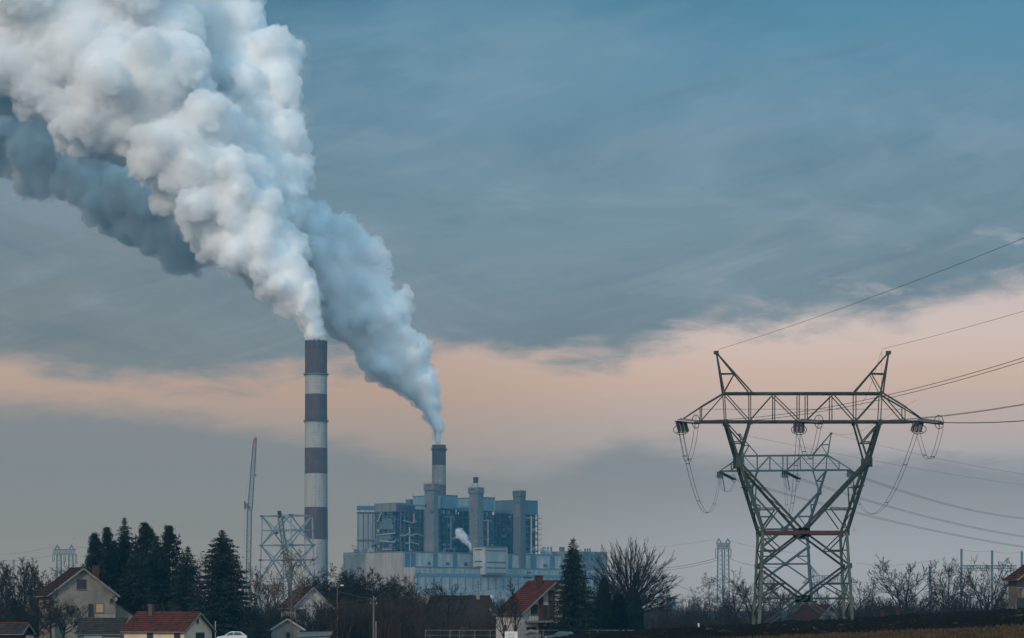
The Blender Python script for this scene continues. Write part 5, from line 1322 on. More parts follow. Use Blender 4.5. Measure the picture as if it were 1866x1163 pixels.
# ------------------------------------------------------------------ trees
def barkmat(n, c, c2): return mat(n, tuple(x * 0.7 for x in c), tuple(x * 0.7 for x in c2), 2.0, 0.95, stretch=(1, 1, 0.3), spec=0.05)
BARK = barkmat("bark_dark", (0.040, 0.036, 0.034), (0.028, 0.026, 0.026))
BARK_G = barkmat("bark_grey", (0.075, 0.068, 0.060), (0.050, 0.046, 0.042))
BARK_B = barkmat("bark_brown", (0.070, 0.050, 0.040), (0.048, 0.036, 0.030))
BIRCH = barkmat("bark_birch", (0.21, 0.165, 0.135), (0.13, 0.10, 0.085))
NEEDLE = mat("needles_dark", (0.018, 0.028, 0.026), (0.011, 0.019, 0.018), 0.9, 0.95, c3=(0.028, 0.038, 0.031), scale3=0.4, spec=0.02)
NEEDLE_P = mat("needles_pine", (0.021, 0.031, 0.026), (0.013, 0.021, 0.018), 0.9, 0.95, c3=(0.032, 0.040, 0.030), scale3=0.5, spec=0.02)
THUJA = mat("thuja_green", (0.014, 0.022, 0.021), (0.009, 0.015, 0.015), 0.9, 0.95, spec=0.02)

def grow(seed, spec, H=10.0):
    """bare tree: (trunk and limbs, twigs)"""
    rng = random.Random(seed); tr, cr = MB(), MB()
    def rot_dir(d, ang, az):
        a = d.cross(Vector((0, 0, 1)) if abs(d.z) < 0.95 else Vector((1, 0, 0))).normalized(); b_ = d.cross(a)
        return (d * math.cos(ang) + (a * math.cos(az) + b_ * math.sin(az)) * math.sin(ang)).normalized()
    LV = spec['levels']
    def branch(p, d, L, r, lv, az0=0.0):
        n = 6 if lv == 0 else (5 if lv == 1 else (4 if lv == 2 else 3))
        pts, rs = [p.copy()], [r]; q = p.copy(); dd = d.copy()
        dirs = [d.copy()]
        for k in range(n):
            wob = spec['wob'] * (0.4 if lv == 0 else 1.0)
            dd = (dd + Vector((rng.gauss(0, wob), rng.gauss(0, wob), rng.gauss(0, wob) + spec['up'][min(lv, len(spec['up']) - 1)]))).normalized()
            q = q + dd * (L / n); pts.append(q.copy()); rs.append(max(r * (1 - 0.75 * (k + 1) / n), spec['rmin'])); dirs.append(dd.copy())
        (tr if lv <= 1 else cr).tube(pts, rs, 6 if lv == 0 else (5 if lv == 1 else 3), cap=False)
        if lv >= LV: return
        nc = spec['n'][lv]; t0 = spec['t0'][min(lv, len(spec['t0']) - 1)]
        for k in range(nc):
            t = t0 + (1 - t0) * (k + rng.uniform(0.2, 0.9)) / nc; f = t * n; i = min(int(f), n - 1); u = f - i
            pos = pts[i].lerp(pts[i + 1], u); rr = rs[i] + (rs[i + 1] - rs[i]) * u
            ang = math.radians(rng.uniform(*spec['ang'][min(lv, len(spec['ang']) - 1)])); az = az0 + k * 2.4 + rng.uniform(-0.5, 0.5)
            ln = L * spec['ratio'][min(lv, len(spec['ratio']) - 1)] * (1 - spec['taper'] * (t - t0)) * rng.uniform(0.75, 1.15)
            branch(pos, rot_dir(dirs[i + 1], ang, az), ln, max(rr * 0.62, spec['rmin']), lv + 1, rng.uniform(0, 6))
    base = Vector((0, 0, -0.3)); d0 = Vector((rng.gauss(0, 0.03), rng.gauss(0, 0.03), 1)).normalized()
    branch(base, d0, spec['trunk'] * H, spec['r'] * H, 0)
    top = max(v[2] for v in cr.v); s = H / top
    for mb in (tr, cr): mb.v = [(x * s, y * s, z * s) for x, y, z in mb.v]
    return tr, cr
SP = {
 'oak':     dict(levels=4, trunk=0.62, r=0.022, n=[10, 7, 5, 4], t0=[0.22, 0.25, 0.2, 0.15], ang=[(35, 65), (30, 55), (25, 55), (25, 55)], ratio=[0.70, 0.50, 0.5, 0.5], taper=0.45, wob=0.13, up=[0.02, 0.06, 0.05, 0.03], rmin=0.0159),
 'upright': dict(levels=4, trunk=0.85, r=0.014, n=[13, 6, 5, 3], t0=[0.15, 0.2, 0.2, 0.15], ang=[(18, 40), (20, 40), (22, 45), (25, 45)], ratio=[0.42, 0.46, 0.5, 0.5], taper=0.5, wob=0.08, up=[0.02, 0.13, 0.08, 0.05], rmin=0.0159),
 'birch':   dict(levels=4, trunk=0.92, r=0.013, n=[16, 6, 5, 3], t0=[0.25, 0.25, 0.2, 0.15], ang=[(30, 55), (25, 50), (25, 50), (20, 50)], ratio=[0.40, 0.48, 0.6, 0.7], taper=0.6, wob=0.08, up=[0.02, 0.03, -0.16, -0.30], rmin=0.0130),
 'orchard': dict(levels=4, trunk=0.36, r=0.030, n=[9, 8, 6, 5], t0=[0.45, 0.2, 0.15, 0.1], ang=[(35, 75), (35, 70), (35, 70), (30, 70)], ratio=[1.35, 0.48, 0.48, 0.5], taper=0.3, wob=0.17, up=[0.0, 0.05, 0.04, 0.03], rmin=0.0188),
 'spread':  dict(levels=4, trunk=0.50, r=0.022, n=[11, 7, 5, 4], t0=[0.12, 0.25, 0.2, 0.15], ang=[(28, 62), (22, 45), (22, 48), (25, 50)], ratio=[1.15, 0.42, 0.5, 0.5], taper=0.4, wob=0.09, up=[0.0, 0.05, 0.05, 0.03], rmin=0.0159),
 'sapling': dict(levels=3, trunk=0.90, r=0.010, n=[12, 5, 4], t0=[0.2, 0.2, 0.2], ang=[(22, 45), (25, 45), (25, 45)], ratio=[0.38, 0.5, 0.5], taper=0.45, wob=0.07, up=[0.02, 0.09, 0.05], rmin=0.0145),
}
def fan_tree(seed, H=10.0):
    """old open grown tree: limbs fanning evenly from a low fork into a rounded crown of fine branches"""
    rng = random.Random(seed); tr, cr = MB(), MB()
    rv = lambda: Vector((rng.gauss(0, 1), rng.gauss(0, 1), rng.gauss(0, 1))).normalized()
    tr.tube([(0, 0, -0.3), (0.02, 0, 0.10 * H), (0, 0.03, 0.19 * H)], [0.030 * H, 0.026 * H, 0.024 * H], 8)
    c = Vector((0, 0, 0.44 * H)); a, b = 0.47 * H, 0.56 * H
    def twig(p, d, L, r, lv):
        n = (5, 4, 3)[lv]; q = p.copy(); pts = [p.copy()]; dirs = [d]
        for k in range(n):
            d = (d + rv() * 0.11 + Vector((0, 0, 0.03))).normalized(); q = q + d * (L / n); pts.append(q.copy()); dirs.append(d)
        cr.tube(pts, [max(r * (1 - 0.7 * k / n), 0.0135) for k in range(n + 1)], 3, cap=False)
        if lv == 2: return
        for k in range((5, 3)[lv]):
            t = (0.2 + 0.8 * (k + rng.random()) / (5, 3)[lv]) * n; i = min(int(t), n - 1); pos = pts[i].lerp(pts[i + 1], t - i)
            twig(pos, (dirs[i + 1] + rv() * 0.42 + (pos - c).normalized() * 0.12).normalized(), L * rng.uniform(0.34, 0.52), r * 0.55, lv + 1)
    N = 66
    for k in range(N):
        z = -0.42 + 1.42 * (k + 0.5) / N; az = k * 2.39996 + rng.uniform(-0.2, 0.2); s = math.sqrt(max(0, 1 - z * z))
        e = c + Vector((math.cos(az) * s * a, math.sin(az) * s * a, z * b)) * rng.uniform(0.72, 0.84)
        p0 = Vector((0, 0, H * rng.uniform(0.12, 0.20))); D_ = (e - p0).length; m1 = p0 + Vector((0, 0, 0.30 * D_)) + (e - p0) * 0.18; m2 = p0.lerp(e, 0.68) + Vector((0, 0, 0.06 * D_)) + rv() * 0.02 * H
        pts = []
        for i in range(9):
            t = i / 8; pts.append(p0 * (1 - t) ** 3 + m1 * 3 * t * (1 - t) ** 2 + m2 * 3 * t * t * (1 - t) + e * t ** 3 + rv() * 0.005 * H)
        tr.tube(pts, [0.0105 * H * (1 - 0.78 * i / 8) for i in range(9)], 5, cap=False)
        for j in range(7):
            t = 2.6 + 5.4 * (j + rng.random()) / 7; i = min(int(t), 7); pos = pts[i].lerp(pts[i + 1], t - i)
            d = ((pts[i + 1] - pts[i]).normalized() + rv() * 0.40 + (pos - c).normalized() * 0.15).normalized()
            twig(pos, d, H * rng.uniform(0.13, 0.21), 0.0036 * H, 0)
    return tr, cr
PROTO = {}
def proto(kind, seed):
    """meshes of one bare tree variant, 10 m tall"""
    if (kind, seed) not in PROTO:
        t, c = fan_tree(seed) if kind == 'fan' else grow(seed, SP[kind]); out = []
        for nm, mb in (("trunk", t), ("crown", c)):
            me = bpy.data.meshes.new(kind + "_" + nm); me.from_pydata(mb.v, [], mb.f); me.polygons.foreach_set('use_smooth', [True] * len(me.polygons)); out.append(me)
        PROTO[(kind, seed)] = out
    return PROTO[(kind, seed)]
MESHMAT = {}
def with_mat(me, m):
    if (me.name, m.name) not in MESHMAT:
        k = me.copy() if me.materials else me
        if me.materials: k.materials.clear()
        k.materials.append(m); MESHMAT[(me.name, m.name)] = k
        if k is not me: return k
    return MESHMAT[(me.name, m.name)]
def bare(kind, seed, px, ytop, Y, label, bark=BARK, wide=1.0, rz=None, group=None, cat="bare tree", base=VILLAGE, name="bare_tree"):
    tm, cm = proto(kind, seed); q = P(px, 1, Y); H = zat(ytop, Y) - base; s = H / 10.0
    root = empty(name, (q.x, Y, base), label, cat, group, rz if rz is not None else (px * 1.7) % 6.28); root.scale = (s * wide, s * wide, s)
    for nm, me in (("trunk", tm), ("crown", cm)):
        o = bpy.data.objects.new(nm, with_mat(me, bark)); COL.objects.link(o); o.parent = root
    return root
GB = "bare trees round the village"
LT = "one of the slender bare trees crowded in the thicket at the left edge"
GL_T = "bare trees in the thicket at the left edge"
for k, (px, yt, Y) in enumerate(((3, 1018, 385), (17, 1026, 392), (29, 1014, 380), (41, 1022, 396), (52, 1015, 378), (63, 1028, 390), (76, 1030, 398), (88, 1042, 402), (-8, 1020, 390), (8, 1042, 360), (36, 1046, 362), (58, 1050, 358), (80, 1056, 366))):
    bare('upright', 1 + k % 3, px, yt, Y, LT, BARK_G if k % 2 else BARK, 1.25, group=GL_T)
bare('orchard', 5, 112, 1078, 322, "round crowned dark fruit tree in front of the grey gabled house", BARK, 1.0, group=GB)
bare('oak', 7, 93, 1068, 330, "crooked forked bare tree at the left corner of the grey gabled house", BARK, 0.9, group=GB)
bare('orchard', 6, 66, 1092, 312, "low gnarled fruit tree beside the dark shed at the left edge", BARK, 1.15, group=GB)
bare('orchard', 6, 22, 1098, 316, "tangled low fruit tree behind the dark shed at the left edge", BARK, 1.2, group=GB, rz=1.0)
bare('oak', 8, 131, 1017, 430, "fine twigged bare tree peeping over the ridge of the grey gabled house", BARK_G, 0.9, group=GB)
bare('upright', 2, 318, 1001, 430, "pale bare tree behind the gap between the pines and the small spruce", BARK_G, 1.0, group=GB)
bare('oak', 9, 366, 1007, 440, "pale bare tree between the small spruce and the broad spruce", BARK_G, 0.85, group=GB)
bare('upright', 3, 436, 1034, 430, "bare tree at the right foot of the broad spruce", BARK_G, 1.1, group=GB)
bare('spread', 11, 300, 1092, 330, "low spreading bare bush tree behind the red roof ridge", BARK_B, 1.1, group=GB)
bare('upright', 1, 462, 1037, 410, "bare tree below the very tall crane", BARK_G, 1.1, group=GB)
bare('oak', 7, 487, 1024, 415, "bare tree in front of the left legs of the steel frame", BARK_G, 0.9, group=GB)
bare('sapling', 12, 506, 1030, 400, "thin bare tree in front of the middle of the steel frame", BARK_B, 1.2, group=GB)
bare('birch', 13, 530, 993, 345, "tall pale stemmed birch in front of the steel frame and white house", BIRCH, 0.75, group=GB)
bare('sapling', 14, 553, 1012, 400, "thin brownish bare tree left of the tall chimney foot", BARK_B, 1.3, group=GB)
bare('oak', 8, 574, 1038, 420, "bare tree right in front of the tall chimney foot", BARK_G, 0.9, group=GB)
for k, (px, yt, Y, kd, sd, lb) in enumerate(((603, 1036, 400, 'oak', 9, "dark round bare tree right of the tall chimney foot"), (628, 1026, 405, 'oak', 7, "large dark round bare tree in the clump behind the street lamp"),
        (652, 1028, 400, 'oak', 8, "dark round bare tree in the middle of the clump, above the utility pole's left"), (676, 1034, 395, 'oak', 9, "dark bare tree of the clump directly behind the utility pole"),
        (700, 1032, 405, 'spread', 11, "spiky bare tree at the right end of the dark clump"), (726, 1050, 400, 'oak', 7, "smaller bare tree between the dark clump and the brown roof"), (741, 1040, 415, 'sapling', 12, "thin light bare tree against the beige hall wall"), (758, 1060, 400, 'spread', 11, "low bare tree at the left end of the brown roof"))):
    bare(kd, sd, px, yt, Y, lb, BARK if k < 5 else BARK_B, 1.3, group=GB)
LC = "one of the low rounded bare trees filling the dark clump behind the street lamp"
for k, (px, yt, Y) in enumerate(((592, 1052, 412), (614, 1040, 415), (641, 1042, 418), (664, 1042, 412), (689, 1046, 415), (712, 1052, 412), (615, 1068, 385), (650, 1066, 388), (694, 1072, 386), (724, 1076, 390))):
    bare('oak', 7 + k % 3, px, yt, Y, LC, BARK, 1.35, rz=k * 1.9, group="low bare trees filling the dark clump")
bare('oak', 8, 815, 1051, 410, "round bare tree standing behind the middle of the brown roof", BARK, 0.95, group=GB)
bare('sapling', 14, 795, 1072, 412, "small bare tree left of the round one above the brown roof", BARK_B, 1.2, group=GB)
bare('upright', 2, 938, 1050, 337, "tall bare tree in front of the red roofed house", BARK, 0.95, group=GB)
bare('spread', 15, 918, 1074, 345, "bare tree leaning over the gap between brown and red roofs", BARK, 0.75, group=GB)
bare('fan', 21, 1149, 990, 425, "big fan shaped bare tree with dense upswept branches", BARK, 0.98, rz=2.4, group=GB)
bare('spread', 15, 1085, 1040, 430, "bare tree half hidden between the spruce and the fan shaped tree", BARK, 0.8, group=GB)
bare('upright', 1, 1217, 1060, 440, "narrow bare tree at the right flank of the fan shaped tree", BARK_G, 1.1, group=GB)
bare('birch', 16, 1294, 1042, 480, "weeping birch in front of the slim portal pylon", BARK_B, 0.95, group=GB)
bare('sapling', 12, 1264, 1068, 450, "thin pointed bare tree left of the weeping birch", BARK_G, 0.9, group=GB)
bare('oak', 7, 1244, 1094, 455, "low hazy bare tree left of the thin pointed one", BARK_G, 1.1, group=GB)
bare('oak', 9, 1275, 1096, 440, "low rounded bare tree at the foot of the weeping birch", BARK_G, 1.1, group=GB)
bare('spread', 11, 1318, 1080, 440, "bare tree right of the weeping birch", BARK_G, 1.0, group=GB)
bare('oak', 8, 1346, 1054, 430, "bare tree just left of the green pylon", BARK, 0.95, group=GB)
bare('spread', 15, 1371, 1032, 425, "tall bare tree behind the left leg of the green pylon", BARK, 0.95, group=GB)
bare('oak', 7, 1421, 1054, 420, "dark crooked bare tree between the green pylon legs, left of the red roof", BARK, 1.0, group=GB)
bare('upright', 3, 1462, 1074, 450, "bare tree behind the middle of the green pylon", BARK_G, 1.3, group=GB)
bare('upright', 2, 1500, 1072, 455, "bare tree above the chimney of the low red roof", BARK_G, 1.3, group=GB)
bare('upright', 1, 1530, 1070, 450, "bare tree inside the right leg of the green pylon", BARK_G, 1.3, group=GB)
bare('oak', 9, 1566, 1052, 425, "dark bare tree just right of the green pylon", BARK, 0.9, group=GB)
bare('upright', 3, 1592, 1056, 430, "slender bare tree second to the right of the green pylon", BARK_G, 1.2, group=GB)
bare('spread', 17, 1655, 1006, 420, "broad lone bare tree with rising branches right of the pylon", BARK, 1.05, group=GB)
bare('oak', 8, 1693, 1062, 415, "dark low bare tree hiding the foot of the lone blue post", BARK, 1.1, group=GB)
bare('spread', 11, 1729, 1012, 425, "open bare tree with few long shoots left of the gantry", BARK, 0.7, group=GB)
bare('oak', 7, 1757, 1050, 415, "dense dark bare tree at the foot of the first gantry post", BARK, 1.0, group=GB)
bare('spread', 15, 1796, 1009, 425, "tall bare tree in front of the middle gantry post", BARK, 0.95, group=GB)
bare('oak', 9, 1822, 1048, 420, "dark bare tree between the gantry and the edge house", BARK, 1.0, group=GB)
bare('sapling', 14, 1833, 1060, 338, "pale thin sapling at the left wall of the edge house", BARK_G, 0.8, group=GB)
bare('sapling', 12, 1853, 1072, 330, "small tree in front of the beige edge house", BARK, 0.8, group=GB)

# conifers
def spray(V, c, d, n, size, rg, droop=0.25, flat=0.5):
    """n needle sprays round point c pointing along d"""
    for _ in range(n):
        o = Vector((rg.gauss(0, 1), rg.gauss(0, 1), rg.gauss(0, flat))) * size * 0.45
        a = (d + Vector((rg.gauss(0, 0.55), rg.gauss(0, 0.55), rg.gauss(-droop, 0.35)))).normalized()
        s = a.cross(Vector((rg.gauss(0, 1), rg.gauss(0, 1), rg.gauss(0, 1)))).normalized(); L = size * rg.uniform(0.7, 1.4); w = size * rg.uniform(0.16, 0.30)
        p = c + o; V += [p - s * w, p + s * w, p + a * L]
def conifer(kind, seed, px, ytop, Y, half, label, m, group, base=VILLAGE, clear=0.06, name="spruce_tree", step=0.34, power=0.85, dens=1.0, rise=0.0):
    rg = random.Random(seed); q = P(px, 1, Y); H = zat(ytop, Y) - base; R = half * K * Y
    root = empty(name, (q.x, Y, base), label, "conifer", group)
    t = MB(); t.tube([(0, 0, -0.2), (0.03, 0, H * 0.5), (0, 0, H * 0.99)], [H * 0.017, H * 0.011, 0.02], 8); V = []; sk = MB()
    z = H * clear; k = 0
    while z < H * 0.985:
        u = z / H
        if kind == 'spruce' or kind == 'pine': r = 1.22 * R * (1 - u) ** power * (0.86 + 0.22 * math.sin(k * 2.1 + seed)) * (1.0 if u < 0.93 else 0.6) + 0.05; nb = 7
        if kind == 'pine': r *= rg.uniform(0.75, 1.25); nb = 5
        for j in range(nb):
            az = j * 2 * math.pi / nb + k * 1.3 + rg.uniform(-0.3, 0.3); L = r * (rg.uniform(0.72, 1.12) if kind == 'spruce' else rg.choice((0.35, 0.7, 1.0, 1.3)) * rg.uniform(0.8, 1.1))
            d = Vector((math.cos(az), math.sin(az), 0)); pts = []
            for i in range(5):
                f = i / 4; dz = (-0.30 * f + 0.16 * f * f) * L if kind == 'spruce' else (0.10 * f + 0.28 * f * f) * L
                pts.append(Vector((0, 0, z)) + d * (L * f) + Vector((0, 0, dz + rise * f * L)))
            sk.tube(pts, [0.05, 0.04, 0.03, 0.02, 0.01], 3, cap=False)
            if kind == 'spruce':
                n = max(3, int(L / 0.15 * dens))
                for i in range(n):
                    f = (i + 1) / n; g = f * 4; a = min(3, int(g)); c = pts[a].lerp(pts[a + 1], g - a)
                    sd = Vector((-d.y, d.x, 0)) * rg.uniform(-1, 1) * 0.26 * L * (1 - 0.6 * f)
                    spray(V, c + sd, d, 3, 0.20 + 0.20 * min(1, L / 1.4), rg)
            else:
                for f in (0.5, 0.66, 0.8, 0.92, 1.0):
                    g = f * 4; a = min(3, int(g)); c = pts[a].lerp(pts[a + 1], g - a)
                    for _ in range(2):
                        c2 = c + Vector((rg.gauss(0, 0.18), rg.gauss(0, 0.18), rg.gauss(0.04, 0.12)))
                        spray(V, c2, (d + Vector((0, 0, 0.9))).normalized(), int(6 * dens), 0.24 + 0.12 * min(1, L), rg, -0.2, 0.9)
        z += step * (0.7 if kind == 'spruce' else 1.15) * rg.uniform(0.8, 1.25); k += 1
    for _ in range(16): spray(V, Vector((0, 0, H * rg.uniform(0.93, 0.99))), Vector((0, 0, 1)), 2, 0.20, rg)
    t.f += [tuple(i + len(t.v) for i in f) for f in sk.f]; t.v += sk.v
    t.build("trunk", BARK_B, root)
    me = bpy.data.meshes.new("crown"); me.from_pydata([tuple(v) for v in V], [], [(i, i + 1, i + 2) for i in range(0, len(V), 3)]); me.materials.append(m)
    o = bpy.data.objects.new("crown", me); COL.objects.link(o); o.parent = root
    return root
GC = "conifers standing in a dark row behind the small houses"
conifer('pine', 31, 172, 970, 352, 33, "bushy pine at the left end of the conifer row", NEEDLE_P, GC, name="pine_tree", clear=0.16, power=0.72, dens=1.3)
conifer('pine', 32, 195, 960, 356, 30, "slim pine second in the conifer row", NEEDLE_P, GC, name="pine_tree", clear=0.12, power=0.75, dens=1.3)
conifer('spruce', 33, 227, 941, 360, 60, "tallest pointed spruce in the conifer row", NEEDLE, GC, power=0.95)
conifer('pine', 34, 264, 954, 358, 50, "broad topped pine right of the tallest spruce", NEEDLE_P, GC, name="pine_tree", clear=0.12, power=0.66, dens=1.3)
conifer('spruce', 35, 286, 973, 352, 50, "dark spruce between the broad pine and the ragged pine", NEEDLE, GC, power=0.75)
conifer('pine', 36, 308, 957, 360, 40, "ragged pine at the right end of the tall conifers", NEEDLE_P, GC, name="pine_tree", clear=0.16, power=0.72, dens=1.3)
conifer('spruce', 37, 342, 994, 350, 46, "small pointed spruce between the ragged pine and the broad spruce", NEEDLE, GC, power=0.8)
conifer('spruce', 38, 405, 964, 345, 74, "broad isolated spruce at the right end of the conifer row", NEEDLE, GC, power=0.72)
conifer('spruce', 39, 207, 982, 366, 60, "dark spruce filling the gap left of the tallest spruce", NEEDLE, GC, power=0.8)
conifer('spruce', 41, 250, 998, 348, 60, "low dark spruce in front of the broad topped pine", NEEDLE, GC, power=0.7)
conifer('spruce', 40, 1044, 980, 346, 46, "tall slender spruce right beside the red roofed house", NEEDLE, GC, power=0.78, clear=0.03)
def thuja(seed, px, ytop, Y, half, label, shape=0.55, group="dark clipped conifers below the fan shaped tree"):
    rg = random.Random(seed); q = P(px, 1, Y); H = zat(ytop, Y) - VILLAGE; R = half * K * Y
    root = empty("thuja_tree", (q.x, Y, VILLAGE), label, "conifer", group)
    t = MB(); t.tube([(0, 0, -0.1), (0, 0, H * 0.9)], [0.14, 0.03], 6); t.build("trunk", BARK_B, root); V = []
    for _ in range(int(7500 * H / 6)):
        u = rg.random() ** 1.25; r = R * (1 - u) ** shape * min(1, 0.72 + u * 3) * (1 - 0.10 * math.sin(u * 17 + seed)) ; az = rg.uniform(0, 6.2832); rr = r * rg.uniform(0.72, 1.04) * (1 + 0.08 * math.sin(az * 5 + u * 9))
        c = Vector((rr * math.cos(az), rr * math.sin(az), 0.05 + u * H * 0.97)); a = Vector((math.cos(az) * 0.35, math.sin(az) * 0.35, 1 + rg.gauss(0, 0.2))).normalized()
        s = a.cross(Vector((rg.gauss(0, 1), rg.gauss(0, 1), 0.2))).normalized(); w = rg.uniform(0.05, 0.11); V += [c - s * w, c + s * w, c + a * rg.uniform(0.22, 0.42)]
    me = bpy.data.meshes.new("crown"); me.from_pydata([tuple(v) for v in V], [], [(i, i + 1, i + 2) for i in range(0, len(V), 3)]); me.materials.append(THUJA)
    o = bpy.data.objects.new("crown", me); COL.objects.link(o); o.parent = root
    b = MB(); b.lathe([(R * 0.62 * (1 - k / 8) ** shape + 0.02, 0.1 + H * 0.9 * k / 8) for k in range(9)], n=10); b.build("inner_foliage", THUJA, root)
thuja(51, 1100, 1054, 362, 24, "pointed dark thuja left of the two below the fan shaped tree")
thuja(52, 1160, 1078, 355, 17, "narrow dark thuja right of the two below the fan shaped tree")
thuja(53, 1127, 1084, 358, 22, "low rounded dark evergreen between the two thujas", 0.38)
thuja(54, 1070, 1098, 352, 26, "low dark evergreen hedge bush at the foot of the slender spruce", 0.33)

# scrub that nobody could count
def scrub(name, label, spots, m, seed, stems=9, h=(1.6, 4.2)):
    rg = random.Random(seed); var = []
    for v in range(5):
        mb = MB()
        for k in range(stems):
            az = rg.uniform(0, 6.28); tilt = abs(rg.gauss(0, 0.35)); d = Vector((math.sin(tilt) * math.cos(az), math.sin(tilt) * math.sin(az), math.cos(tilt))); L = rg.uniform(0.6, 1.0)
            p = Vector((rg.gauss(0, 0.12), rg.gauss(0, 0.12), -0.05)); pts = [p + d * (L * i / 3) + Vector((rg.gauss(0, 0.03), rg.gauss(0, 0.03), 0)) for i in range(4)]
            mb.tube(pts, [0.010, 0.008, 0.006, 0.004], 3, cap=False)
            for j in range(7):
                t = rg.uniform(0.25, 1.0) * 3; i = min(2, int(t)); c = pts[i].lerp(pts[i + 1], t - i); e = (d + Vector((rg.gauss(0, 0.6), rg.gauss(0, 0.6), rg.gauss(0.15, 0.4)))).normalized(); l2 = rg.uniform(0.14, 0.34)
                mid = c + e * l2 * 0.5; tip = c + e * l2 + Vector((0, 0, 0.03)); mb.tube([c, mid, tip], [0.005, 0.004, 0.003], 3, cap=False)
                for _ in range(3):
                    e2 = (e + Vector((rg.gauss(0, 0.6), rg.gauss(0, 0.6), rg.gauss(0.1, 0.5)))).normalized(); mb.tube([mid, mid + e2 * l2 * rg.uniform(0.3, 0.7)], [0.004, 0.003], 3, cap=False)
        var.append((np.array(mb.v), np.array(mb.f)))
    Vs, Fs, b0 = [], [], 0
    for (px, Y, hh) in spots:
        v, f = var[rg.randrange(5)]; a = rg.uniform(0, 6.28); c, s = math.cos(a), math.sin(a); q = P(px, 1, Y); z0 = float(field_z(q.x, Y))
        w = hh * rg.uniform(0.8, 1.2); x = (v[:, 0] * c - v[:, 1] * s) * w + q.x; y = (v[:, 0] * s + v[:, 1] * c) * w + Y
        Vs.append(np.stack([x, y, v[:, 2] * hh + min(z0, VILLAGE)], 1)); Fs.append(f + b0); b0 += len(v)
    me = bpy.data.meshes.new(name); me.from_pydata(np.concatenate(Vs).tolist(), [], np.concatenate(Fs).tolist()); me.materials.append(m)
    o = bpy.data.objects.new(name, me); COL.objects.link(o); return tag(o, label, "scrub", kind="stuff")
rg = random.Random(77)
sp = [(rg.uniform(-20, 100), rg.uniform(345, 405), rg.uniform(2.2, 5.2)) for _ in range(70)] + [(rg.uniform(210, 470), rg.uniform(340, 400), rg.uniform(1.6, 4.2)) for _ in range(110)] \
   + [(rg.uniform(440, 620), rg.uniform(368, 410), rg.uniform(2.4, 5.6)) for _ in range(90)]
scrub("undergrowth", "tangled dark brushwood filling the ground between the left hand houses", sp, BARK, 61)
sp = [(rg.uniform(590, 775), rg.uniform(358, 410), rg.uniform(2.6, 6.8)) for _ in range(190)] + [(rg.uniform(690, 915), rg.uniform(350, 420), rg.uniform(1.8, 4.4)) for _ in range(120)]
scrub("undergrowth", "brownish scrub in front of the brown roof and the dark clump", sp, BARK_B, 62)
sp = [(rg.uniform(1185, 1400), rg.uniform(375, 460), rg.uniform(2.0, 4.4)) for _ in range(120)] + [(rg.uniform(1390, 1560), rg.uniform(395, 470), rg.uniform(1.6, 3.4)) for _ in range(70)] \
   + [(rg.uniform(1545, 1845), rg.uniform(355, 440), rg.uniform(2.6, 6.2)) for _ in range(190)]
scrub("undergrowth", "dark scrub belt behind the ploughed field on both sides of the pylon", sp, BARK, 63)
sp = [(rg.uniform(-100, 1950), rg.uniform(560, 900), rg.uniform(4, 8.5)) for _ in range(420)]
scrub("treeline", "hazy far belt of bare trees across the plain", sp, BARK_G, 64)

# ------------------------------------------------------------------ smoke
def smoke_materials():
    m, T = new_mat("smoke_body")
    d = T.new('ShaderNodeBsdfPrincipled', i={'Base Color': (0.97, 0.975, 0.98, 1), 'Roughness': 1.0, 'Specular IOR Level': 0.0})
    d.inputs['Subsurface Weight'].default_value = 1.0; d.inputs['Subsurface Radius'].default_value = (1, 1, 1); d.inputs['Subsurface Scale'].default_value = 12.0
    o = T.new('ShaderNodeOutputMaterial'); T.l.new(d.outputs[0], o.inputs[0])
    v, T = new_mat("smoke_veil")
    p = T.new('ShaderNodeVolumePrincipled', i={'Color': (0.995, 0.996, 0.997, 1), 'Density': VEIL_DENSITY, 'Anisotropy': -0.3})
    o = T.new('ShaderNodeOutputMaterial'); T.l.new(p.outputs[0], o.inputs['Volume'])
    return m, v
VEIL_DENSITY = 0.15
SMOKE, VEIL = smoke_materials()
WISP = VEIL.copy(); WISP.name = "smoke_wisp"
for n_ in WISP.node_tree.nodes:
    if n_.type == 'PRINCIPLED_VOLUME': n_.inputs['Density'].default_value = 0.011

_ico = {}
def ico(sub):
    if sub not in _ico:
        bm = bmesh.new(); bmesh.ops.create_icosphere(bm, subdivisions=sub, radius=1.0)
        bm.verts.ensure_lookup_table()
        _ico[sub] = (np.array([v.co[:] for v in bm.verts]), np.array([[v.index for v in f.verts] for f in bm.faces]))
        bm.free()
    return _ico[sub]

def puffs_mesh(balls):
    """one mesh of spheres (centre, radius)"""
    V, F, b = [], [], 0
    for c, r, sub in balls:
        v, f = ico(sub); V.append(v * r + np.array(c)); F.append(f + b); b += len(v)
    V = np.concatenate(V); F = np.concatenate(F)
    me = bpy.data.meshes.new("puffs"); me.from_pydata(V.tolist(), [], F.tolist()); return me

